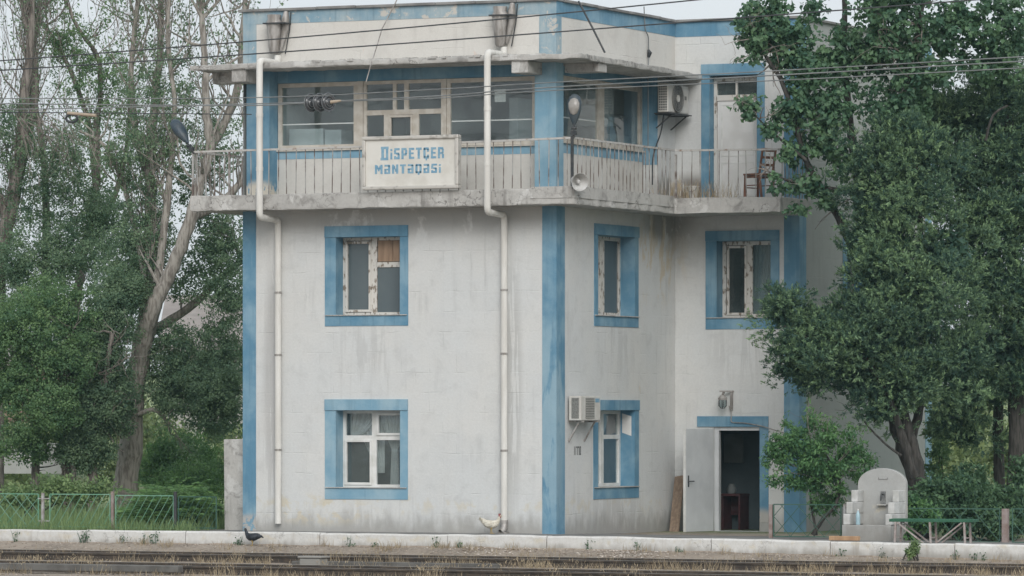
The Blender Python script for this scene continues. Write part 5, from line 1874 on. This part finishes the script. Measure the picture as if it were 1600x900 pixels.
lob = [(1185, 25, Z5, 36, 34), (1178, 70, Z5, 30, 24), (1225, 60, Z5, 42, 50), (1265, 110, Z5, 45, 55), (1300, 170, Z5 - .3, 50, 50), (1245, 170, Z5, 32, 40), (1335, 90, Z5 + .3, 60, 60),
       (1390, 60, Z5, 60, 60), (1440, 110, Z5, 60, 50), (1275, 225, Z5, 38, 38), (1325, 250, Z5 - .2, 40, 34), (1235, 235, Z5 - .2, 24, 30), (1215, 200, Z5 - .3, 20, 26), (1172, 168, Z5 - .4, 18, 16),
       (1200, 205, Z5 - .4, 15, 12), (1215, 285, Z5 - .4, 24, 14), (1245, 310, Z5 - .3, 13, 34), (1265, 290, Z5 - .3, 26, 22), (1290, 310, Z5 - .3, 10, 16), (1400, 170, Z5, 60, 50), (1165, 45, Z5, 22, 26), (1210, 10, Z5, 30, 26),
       (1270, 20, Z5 + .5, 18, 26), (1390, 0, Z5, 80, 40), (1480, 40, Z5 + .4, 60, 50), (1560, 30, Z5 + .4, 70, 55), (1540, 90, Z5 + .6, 70, 45)]
crown = [leafy(lob, 1150, 20, .10, .115, .095, .25, .7, shell=.6, flat=.8)]
T.finish('bark_dark', crown, 'leaf_broad')


# --- conifers
def conifer_crown(lobes, n_sub, tufts, size, per=17, shell=.3):
    """Lobes carry rounded boughs; each bough is set with tufts of short blades that stand out and turn up."""
    C, O0 = lobe_points(lobes, n_sub, shell)
    C = C + O0 * (RNG.uniform(0, 1, n_sub) ** 6)[:, None] * .38      # some boughs reach out past the rest
    n_t = n_sub * tufts
    O = np.repeat(O0, tufts, 0)
    d = unit(RNG.normal(size=(n_t, 3)) + O * .9 + np.array([[0, 0, .35]]))
    rad = np.repeat(RNG.uniform(.35, 1.6, n_sub), tufts) * RNG.uniform(.2, 1, n_t) ** .4 * .28
    P = np.repeat(C, tufts, 0) + d * rad[:, None] * np.array([[1.3, 1.3, .72]])
    D = unit(d * .9 + np.array([[0, 0, .3]]) + RNG.normal(0, .35, (n_t, 3)))
    sz = size * RNG.uniform(.6, 1.3, n_t)
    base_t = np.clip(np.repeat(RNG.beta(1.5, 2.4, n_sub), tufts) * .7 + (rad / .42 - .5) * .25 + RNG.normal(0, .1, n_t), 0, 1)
    N = n_t * per
    a = RNG.uniform(0, 1, N)
    Dr, Sr = np.repeat(D, per, 0), np.repeat(sz, per)
    bl = np.repeat(P, per, 0) + Dr * (a * Sr)[:, None] + RNG.normal(0, .012, (N, 3))
    dd = unit(Dr + RNG.normal(0, .55, (N, 3)))
    tn = np.clip(np.repeat(base_t, per) + .5 * (a - .5) + RNG.normal(0, .08, N), 0, 1)
    V, F, Tn = leaves(bl, 1, .34, tn, D=dd, out=unit(np.repeat(d, per, 0) + np.array([[0, 0, .3]])))
    k = V.reshape(-1, 4, 3)
    k = k[:, :1, :] + (k - k[:, :1, :]) * (Sr * .5 * RNG.uniform(.6, 1.2, N))[:, None, None]
    # dark inner foliage: shade between the boughs put into its tone
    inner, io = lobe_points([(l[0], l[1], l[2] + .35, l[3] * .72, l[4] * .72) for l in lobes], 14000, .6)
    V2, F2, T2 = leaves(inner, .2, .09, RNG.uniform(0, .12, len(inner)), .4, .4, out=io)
    return merge([(k.reshape(-1, 3), F, Tn), (V2, F2, T2)])


Z6 = 102.5
T = Tree('spreading_conifer', 'spreading dark conifer with a forked trunk beside the fountain', gz(at(1440, 800, Z6)), 'trees right of the building')
T.tw = MB()
T.limb([(1442, 870), (1441, 800), (1436, 745), (1424, 690), (1408, 630), (1395, 560), (1370, 480)], Z6, .165, .06, 12)
T.limb([(1430, 745), (1412, 690), (1396, 640), (1372, 590), (1330, 540), (1270, 530), (1225, 510)], Z6 - .3, .10, .025, 10)
T.limb([(1424, 690), (1440, 620), (1450, 500), (1440, 380), (1430, 250)], Z6 + .4, .10, .04)
T.limb([(1408, 712), (1385, 695), (1358, 668), (1345, 650)], Z6 - .4, .03, .012, 7)
lob = [(1222, 490, Z6 - .2, 26, 30), (1250, 540, Z6, 42, 46), (1235, 575, Z6, 28, 22), (1290, 500, Z6, 40, 30), (1300, 560, Z6 - .2, 55, 50), (1345, 520, Z6 - .4, 55, 55), (1270, 590, Z6, 30, 24),
       (1340, 590, Z6 - .2, 45, 40), (1390, 600, Z6 - .2, 50, 48), (1400, 540, Z6 - .4, 60, 60), (1345, 485, Z6, 34, 28), (1388, 440, Z6 - .2, 55, 55), (1440, 470, Z6 - .3, 60, 60), (1440, 580, Z6, 55, 55),
       (1372, 410, Z6, 30, 38), (1362, 350, Z6 + .2, 32, 38), (1390, 370, Z6, 50, 50), (1365, 300, Z6 + .3, 50, 45), (1430, 300, Z6 + .2, 55, 60), (1480, 400, Z6, 55, 65), (1430, 230, Z6 + .4, 60, 50),
       (1370, 240, Z6 + .4, 50, 40), (1345, 300, Z6 + .4, 20, 22), (1490, 560, Z6 + .2, 50, 60), (1370, 640, Z6 - .2, 35, 22), (1208, 470, Z6 - .2, 13, 11), (1212, 545, Z6 - .2, 12, 10)]
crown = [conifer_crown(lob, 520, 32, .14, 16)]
T.finish('bark_dark', crown, 'leaf_conifer')

Z7 = 106.5
T = Tree('tall_conifer', 'tall dark conifer with bare straight trunks at the right edge', gz(at(1585, 800, Z7)), 'trees right of the building')
T.tw = MB()
T.limb([(1592, 880), (1590, 780), (1588, 640), (1584, 500), (1580, 300), (1570, 100)], Z7 - .6, .24, .1, 12)
T.limb([(1561, 880), (1561, 780), (1560, 650), (1556, 500), (1550, 300)], Z7 + .8, .14, .08, 11)
T.limb([(1540, 220), (1552, 180), (1575, 165)], Z7 - 3.4, .03, .02, 6)
lob = [(1500, 260, Z7 - 1, 60, 60), (1560, 240, Z7 - 1, 60, 65), (1600, 330, Z7 - 1, 60, 70), (1530, 340, Z7 - 1.2, 60, 65), (1500, 180, Z7 - .8, 60, 50), (1560, 150, Z7 - 1, 60, 45), (1600, 220, Z7, 60, 60),
       (1540, 440, Z7 - 1.2, 60, 65), (1600, 460, Z7 - 1, 55, 70), (1530, 540, Z7 - 1, 50, 55), (1580, 560, Z7 - 1, 50, 55), (1610, 600, Z7 - .8, 45, 45), (1450, 180, Z7 - .5, 55, 50), (1500, 620, Z7 - .4, 50, 40),
       (1545, 600, Z7 - .4, 45, 45), (1480, 660, Z7, 36, 26), (1515, 680, Z7, 30, 20), (1620, 520, Z7, 40, 80), (1620, 150, Z7, 50, 80)]
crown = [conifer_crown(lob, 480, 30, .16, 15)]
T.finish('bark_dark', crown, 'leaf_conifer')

# --- shrub before the wing's corner
Z8 = 99.6
T = Tree('shrub', 'fresh green leafy shrub with a leaning stem before the wing corner', gz(at(1275, 838, Z8)), None, 'shrub')
T.tw = MB()
T.limb([(1270, 836), (1288, 808), (1306, 788), (1312, 750), (1290, 710)], Z8, .05, .02, 8)
T.limb([(1276, 836), (1268, 790), (1262, 740), (1240, 700)], Z8 + .3, .03, .012, 7)
lob = [(1232, 688, Z8, 30, 20), (1218, 716, Z8, 26, 20), (1262, 708, Z8 - .2, 34, 30), (1300, 690, Z8, 34, 20), (1312, 726, Z8, 36, 24), (1275, 748, Z8, 34, 28), (1340, 706, Z8, 20, 18), (1230, 664, Z8 + .2, 7, 14), (1292, 664, Z8 + .2, 17, 10),
       (1347, 742, Z8, 16, 12), (1288, 785, Z8 + .3, 26, 20), (1202, 706, Z8, 12, 7), (1210, 750, Z8, 16, 8), (1250, 672, Z8, 14, 14), (1270, 660, Z8 + .1, 8, 12), (1325, 672, Z8, 10, 12), (1357, 722, Z8, 8, 9), (1240, 752, Z8, 20, 14), (1310, 762, Z8, 20, 14)]
for (x, y) in ((1228, 655), (1290, 655), (1350, 700), (1200, 706), (1205, 752), (1345, 748), (1265, 660)):
    T.branch(at(1280, 745, Z8), at(x, y, Z8) - at(1280, 745, Z8), (at(x, y, Z8) - at(1280, 745, Z8)).length, .012, 1, .2, .1)
tl = tip_leaves(T.tips, 5, .05, .085, .034, lambda p: .8)
crown = [leafy(lob, 420, 26, .085, .095, .036, .35, .55, shell=.7)] + ([tl] if tl else [])
T.finish('bark_dark', crown, 'leaf_shrub')

# --- bushes behind the bench, the weed on the kerb, the sumac by the fence
def bush(name, label, lobes, n, per, spread, ln, wd, mat, cat='bush', stems=3, group=None, up=.35):
    l0 = max(lobes, key=lambda l: l[1])
    c = at(l0[0], l0[1] + l0[4], l0[2])
    c.z = max(min(c.z, .1), -.5)
    T = Tree(name, label, c, group, cat)
    T.tw = MB()
    for _ in range(stems):
        l = random.choice(lobes)
        q = at(l[0], l[1], l[2])
        b0 = Vector((c.x + random.uniform(-.15, .15), c.y + random.uniform(-.1, .1), c.z - .03))
        mid = b0.lerp(q, .5) + Vector((random.uniform(-.1, .1), 0, .1))
        T.wood.tube([b0, mid, q], [.018, .012, .005], 5)
    T.wood.build('stem', 'bark_dark', T.root)
    np_mesh('foliage', *leafy(lobes, n, per, spread, ln, wd, up, .4, shell=.6), mat, T.root)
    return T.root


bush('bush', 'dark bush filling the gap behind the green bench', [(1480, 775, 101, 50, 34), (1440, 795, 100.6, 36, 28), (1520, 760, 102, 36, 36), (1545, 800, 101, 26, 40), (1500, 810, 101, 50, 28)], 420, 32, .13, .10, .055, 'leaf_bush', group='bushes behind the bench')
bush('bush', 'bright low bush between the fountain and the bench', [(1425, 785, 99.6, 22, 14), (1405, 815, 99.2, 18, 20), (1440, 810, 99.4, 26, 18), (1412, 836, 98.9, 14, 12)], 130, 28, .08, .09, .05, 'leaf_shrub', group='bushes behind the bench')
bush('bush', 'dark bush under the right hand trunks', [(1585, 800, 101.5, 30, 45), (1610, 760, 102, 30, 50), (1560, 820, 100.5, 24, 24)], 200, 30, .12, .10, .055, 'leaf_bush', group='bushes behind the bench')
bush('young_tree', 'thin young sapling with small leaves against the far blue corner strip', [(1466, 660, 108, 14, 30), (1470, 700, 108, 18, 26), (1462, 740, 108, 13, 20)], 60, 20, .08, .09, .06, 'leaf_mid', 'sapling')
bush('kerb_weed', 'bushy grey green weed sprouting at the foot of the kerb below the bench', [(1428, 857, 96.1, 9, 9), (1425, 864, 96.1, 10, 9), (1429, 851, 96.1, 6, 6)], 70, 18, .035, .055, .022, 'grass_green', 'weed', 5)
Z9 = 106.2
fr = []
T = Tree('sumac_bush', 'bright green sumac with drooping feathery leaves behind the fence', gz(at(270, 820, Z9)), None, 'bush')
T.tw = MB()
for k in range(420):                                  # fronds: a midrib with paired leaflets
    p = Vector(at(random.triangular(185, 345, 290), random.triangular(755, 822, 795), Z9 + random.uniform(-.7, 1.0)))
    a = random.uniform(0, 2 * PI)
    d = Vector((math.cos(a), math.sin(a) * .7 - .25, .55)).normalized()
    ln_ = random.uniform(.3, .6)
    side = d.cross(Vector((0, 0, 1))).normalized()
    PP, DD = [], []
    rib = []
    for i in range(8):
        t_ = i / 7
        q = p + d * ln_ * t_ + Vector((0, 0, -.42 * ln_ * t_ * t_))
        rib.append(q)
        for s in (-1, 1):
            PP.append(q); DD.append(side * s + d * .45 + Vector((0, 0, -.25)))
    T.tw.tube([rib[0], rib[4], rib[7]], .004, 3, cap=False)
    fr.append(leaves(np.array([tuple(q) for q in PP]), ln_ * .30, .028, np.clip(np.full(16, random.uniform(.25, .95)) + RNG.normal(0, .08, 16), 0, 1), D=np.array([tuple(q) for q in DD])))
T.limb([(275, 826), (280, 800), (300, 780)], Z9, .02, .01, 6)
T.limb([(230, 826), (235, 805), (222, 785)], Z9, .02, .01, 6)
T.finish('bark_dark', [merge(fr)] + [leafy([(290, 800, Z9 + .9, 60, 22), (220, 808, Z9 + .9, 40, 16)], 220, 26, .12, .1, .045, .4)], 'leaf_weed', twig='grass_green')
bush('feathery_bush', 'pale feathery bush in the light behind the thick leaning trunk', [(290, 700, 122, 60, 40), (330, 735, 121, 45, 40), (250, 730, 122, 45, 40), (300, 750, 119, 60, 30)], 340, 34, .16, .12, .035, 'leaf_weed', stems=6)
bush('bush', 'pale leafed bush between the two fence posts on the left', [(90, 765, 110, 36, 22), (140, 770, 110, 40, 18), (30, 775, 110, 40, 16)], 150, 26, .14, .10, .05, 'grass_green', stems=6)


# --- grass and stones
def blades(P, h, w, lean, tone):
    n = len(P)
    a = RNG.uniform(0, 2 * PI, n)
    s = np.stack([np.cos(a), np.sin(a), np.zeros(n)], 1)
    hh = (h * RNG.uniform(.5, 1.35, n))[:, None]
    tip = P + np.stack([RNG.normal(0, lean, n), RNG.normal(0, lean, n), np.ones(n)], 1) * hh
    mid = (P + tip) / 2 + np.array([[0, 0, .06]]) * hh
    ww = (w * RNG.uniform(.6, 1.3, n))[:, None]
    V = np.stack([P - s * ww, P + s * ww, mid + s * ww * .7, mid - s * ww * .7, tip], 1).reshape(-1, 3)
    i = np.arange(n)[:, None] * 5
    F = np.concatenate([i + np.array([[0, 1, 2]]), i + np.array([[0, 2, 3]]), i + np.array([[3, 2, 4]])], 1).reshape(-1, 3)
    return V, F, np.repeat(tone, 5)


def scatter(n, u0, u1, o0, o1, clump=0, r=.12):
    if clump:
        c = np.stack([RNG.uniform(u0, u1, clump), RNG.uniform(o0, o1, clump)], 1)
        q = c[RNG.integers(0, clump, n)] + RNG.normal(0, r, (n, 2))
    else:
        q = np.stack([RNG.uniform(u0, u1, n), RNG.uniform(o0, o1, n)], 1)
    P = np.array([(u, kerb_v(u) + o, ground_z(u, min(o, -.03)) - .01) for u, o in q])
    return P


parts = []
for (n, c, o0, o1, h, r) in ((9600, 600, -9.3, -.5, .13, .10), (3400, 140, -4.6, -1.1, .20, .09), (800, 40, -.45, -.02, .15, .10), (1500, 60, -9.2, -4.2, .22, .12)):
    P = scatter(n, -13.5, 12.5, o0, o1, c, r)
    parts.append(blades(P, h, .0055, .30, RNG.uniform(0, 1, n)))
    if h > .2:                                       # seed heads
        tip = P + np.stack([RNG.normal(0, .05, n), RNG.normal(0, .05, n), h * RNG.uniform(.6, 1.2, n)], 1)
        parts.append(leaves(tip[::2], .07, .018, RNG.uniform(.4, 1, len(tip[::2])), D=RNG.normal(0, .5, (len(tip[::2]), 3)) + np.array([[0, 0, 1]])))
np_mesh('dry_grass', *merge(parts), 'grass_dry', kind='stuff')
P = np.array([(1.0 + RNG.normal(0, .45), 5.0 + RNG.normal(0, .35), 6.885) for _ in range(260)])
P[:, 0] = np.clip(P[:, 0], .15, 2.0)
P[:, 1] = np.clip(P[:, 1], 4.5, 6.1)
np_mesh('balcony_weeds', *blades(P, .36, .007, .28, RNG.uniform(0, 1, len(P))), 'grass_dry', kind='stuff')
# green grass behind the far fence
n = 15000
P = np.stack([RNG.uniform(-18, -7.8, n), RNG.uniform(-.45, 9, n), np.full(n, -.08)], 1)
n2 = 1500
P2 = np.stack([RNG.uniform(-15, -7.75, n2), RNG.uniform(-1.0, -.5, n2), np.full(n2, .0)], 1)
np_mesh('green_grass', *merge([blades(P, .42, .009, .22, RNG.uniform(0, 1, n)), blades(P2, .22, .007, .3, RNG.uniform(0, 1, n2))]), 'grass_green', kind='stuff')
# sprigs along the kerb foot
sp = []
for x in (15, 120, 123, 128, 184, 218, 232, 238, 365, 369, 545, 585, 682, 722, 925, 1005, 1070, 1330, 1395, 1510, 1540, 1556):
    uu = on_v(x, 850, -1.6).x
    c = np.array([[uu, kerb_v(uu) - .06, ground_z(uu, -.05)]])
    k = 14
    hgt = random.uniform(.10, .26)
    stem = np.repeat(c, k, 0) + np.stack([RNG.normal(0, .045, k), RNG.normal(0, .02, k), RNG.uniform(0, hgt, k)], 1)
    sp.append(leaves(stem, .06, .03, RNG.uniform(.1, .7, k), up=.3))
    sp.append(blades(np.repeat(c, 4, 0) + RNG.normal(0, .02, (4, 3)) * np.array([[1, 1, 0]]), hgt * 1.1, .006, .2, RNG.uniform(0, .4, 4)))
np_mesh('kerb_sprigs', *merge(sp), 'leaf_bush', kind='stuff')


def stones(n, u0, u1, o0, o1, s0, s1, mat, name, clump=0, r=.3, lift=0.0, flat=.6):
    P = scatter(n, u0, u1, o0, o1, clump, r)
    P[:, 2] += lift
    base = np.array([(1, 0, 0), (-1, 0, 0), (0, 1, 0), (0, -1, 0), (0, 0, 1), (0, 0, -1)], float)
    f = np.array([(0, 2, 4), (2, 1, 4), (1, 3, 4), (3, 0, 4), (2, 0, 5), (1, 2, 5), (3, 1, 5), (0, 3, 5)])
    V = base[None] * RNG.uniform(.55, 1.2, (n, 6, 1)) + RNG.normal(0, .2, (n, 6, 3))
    V[:, :, 2] *= flat
    a = RNG.uniform(0, 2 * PI, n)
    ca, sa = np.cos(a), np.sin(a)
    X = V[:, :, 0] * ca[:, None] - V[:, :, 1] * sa[:, None]
    Y = V[:, :, 0] * sa[:, None] + V[:, :, 1] * ca[:, None]
    V = np.stack([X, Y, V[:, :, 2]], 2) * RNG.uniform(s0, s1, n)[:, None, None] + P[:, None, :]
    F = (np.arange(n)[:, None, None] * 6 + f[None]).reshape(-1, 3)
    return np_mesh(name, V.reshape(-1, 3), F, np.repeat(RNG.uniform(0, 1, n) ** 1.4, 6), mat, kind='stuff')


stones(15000, -13.5, 12.5, -9.4, -.1, .012, .045, 'stones', 'ballast')
stones(900, -13, 12, -.55, -.03, .008, .03, 'chips', 'paint_chips', 40, .35, .012, .4)
stones(420, 0 - 1.5, 3.5, -.5, -.05, .012, .045, 'chips', 'rubble_chips', 14, .3, .02, .45)
stones(60, -12, 12, -6, -.3, .02, .05, 'chips', 'litter', 0, .2, .02, .3)

# ------------------------------------------------------------------ what lies behind
vs_, fs_ = [], []
hu, hv = [-260 + k * 13 for k in range(41)], [22 + k * 5 for k in range(24)] + [200, 400]
for v in hv:
    for u in hu:
        w = v - .453 * 0
        z = -.3 + 4.6 * (1 / (1 + math.exp(-(v - 62) / 13))) * (.8 + .25 * math.sin(u * .05) + .1 * math.sin(u * .17 + v * .1)) - .05
        vs_.append((u, v, z if v < 150 else z))
for i in range(len(hv) - 1):
    for k in range(len(hu) - 1):
        a = i * len(hu) + k
        fs_.append((a, a + 1, a + len(hu) + 1, a + len(hu)))
structure(MB().add(vs_, fs_).build('hillside', 'hill', smooth=True))
lob = []
for k in range(44):
    x = random.choice([random.uniform(1420, 1640), random.uniform(-40, 420)])
    Z = random.uniform(126, 158)
    y = 650 - (random.uniform(.2, 2.4) - EYE_Z) * FOC / Z
    lob.append((x, y, Z, random.uniform(20, 50), random.uniform(18, 34)))
np_mesh('hillside_scrub', *leafy(lob, 900, 26, .3, .2, .12, .5), 'far_leaf', kind='stuff')

hs = thing('distant_house', 'grey roofed house showing behind the branches beside the blue corner', 'house', at(400, 640, 150))
def house(parent, x0, x1, yw, ye, yr, Z, dep, wall, roof, wins=()):
    pl, pr = at(x0, 650, Z), at(x1, 650, Z)
    d = Vector((FX, FY, 0)) * dep
    zb, ze, zr = at(0, yw, Z).z, at(0, ye, Z).z, at(0, yr, Z).z
    q = lambda p, z, k=0.0: Vector((p.x, p.y, z)) + d * k
    MB().loft([[q(pl, zb), q(pr, zb), q(pr, zb, 1), q(pl, zb, 1)], [q(pl, ze), q(pr, ze), q(pr, ze, 1), q(pl, ze, 1)]]).build('wall', wall, parent)
    e = Vector((RX, RY, 0)) * .3
    m = MB()
    m.loft([[q(pl - e, ze - .12, -.08), q(pr + e, ze - .12, -.08), q(pr + e, zr, .5), q(pl - e, zr, .5)], [q(pl - e, ze, -.08), q(pr + e, ze, -.08), q(pr + e, zr + .1, .5), q(pl - e, zr + .1, .5)]])
    m.loft([[q(pl - e, ze - .12, 1.08), q(pr + e, ze - .12, 1.08), q(pr + e, zr, .5), q(pl - e, zr, .5)], [q(pl - e, ze, 1.08), q(pr + e, ze, 1.08), q(pr + e, zr + .1, .5), q(pl - e, zr + .1, .5)]])
    m.build('roof', roof, parent)
    for (wx0, wx1, wy0, wy1) in wins:
        a, b_ = at(wx0, wy0, Z - .03), at(wx1, wy1, Z - .03)
        w_ = MB().loft([[Vector((a.x, a.y, b_.z)), Vector((b_.x, b_.y, b_.z)), Vector((b_.x, b_.y, a.z)), Vector((a.x, a.y, a.z))], [Vector((a.x, a.y, b_.z)) + d * .004, Vector((b_.x, b_.y, b_.z)) + d * .004, Vector((b_.x, b_.y, a.z)) + d * .004, Vector((a.x, a.y, a.z)) + d * .004]]).build('window', 'pvc', parent)
        a, b_ = at(wx0 + 2, wy0 + 2, Z - .06), at(wx1 - 2, wy1 - 2, Z - .06)
        MB().quad(Vector((a.x, a.y, b_.z)), Vector((b_.x, b_.y, b_.z)), Vector((b_.x, b_.y, a.z)), Vector((a.x, a.y, a.z))).build('pane', 'film', w_)


house(hs, 262, 540, 690, 543, 462, 150, 7, 'wall_far', 'roof_far', ((352, 372, 565, 600), (300, 320, 565, 600)))
hs = thing('brick_house', 'low red brick house glimpsed through the trees on the left', 'house', at(40, 650, 160))
house(hs, -60, 150, 660, 565, 535, 160, 7, 'brick_far', 'roof_far', ((118, 134, 585, 612),))
tag(MB().loft([[at(x, 734, Z), at(x, 690, Z)] for x, Z in ((-60, 126), (108, 126))] and [[at(-60, 740, 127), at(108, 740, 127), at(108, 740, 127.3), at(-60, 740, 127.3)], [at(-60, 692, 127), at(108, 692, 127), at(108, 692, 127.3), at(-60, 692, 127.3)]]).build('garden_wall', 'white_far'), 'white wall glimpsed behind the dark tree trunks on the left', 'wall')

# ------------------------------------------------------------------ thin bluish haze volume added to lift the shadows
m = bpy.data.materials.new("haze")
m.use_nodes = True
nt = m.node_tree
nt.nodes.clear()
ho = nt.nodes.new("ShaderNodeOutputMaterial")
hv_ = nt.nodes.new("ShaderNodeVolumePrincipled")
hv_.inputs["Color"].default_value = (.62, .90, 1, 1)
hv_.inputs["Density"].default_value = .00022
hv_.inputs["Anisotropy"].default_value = .2
nt.links.new(hv_.outputs[0], ho.inputs["Volume"])
M['haze'] = m
MB().box(-320, 320, -180, 460, -1.7, 26).build('haze', 'haze', kind='stuff')
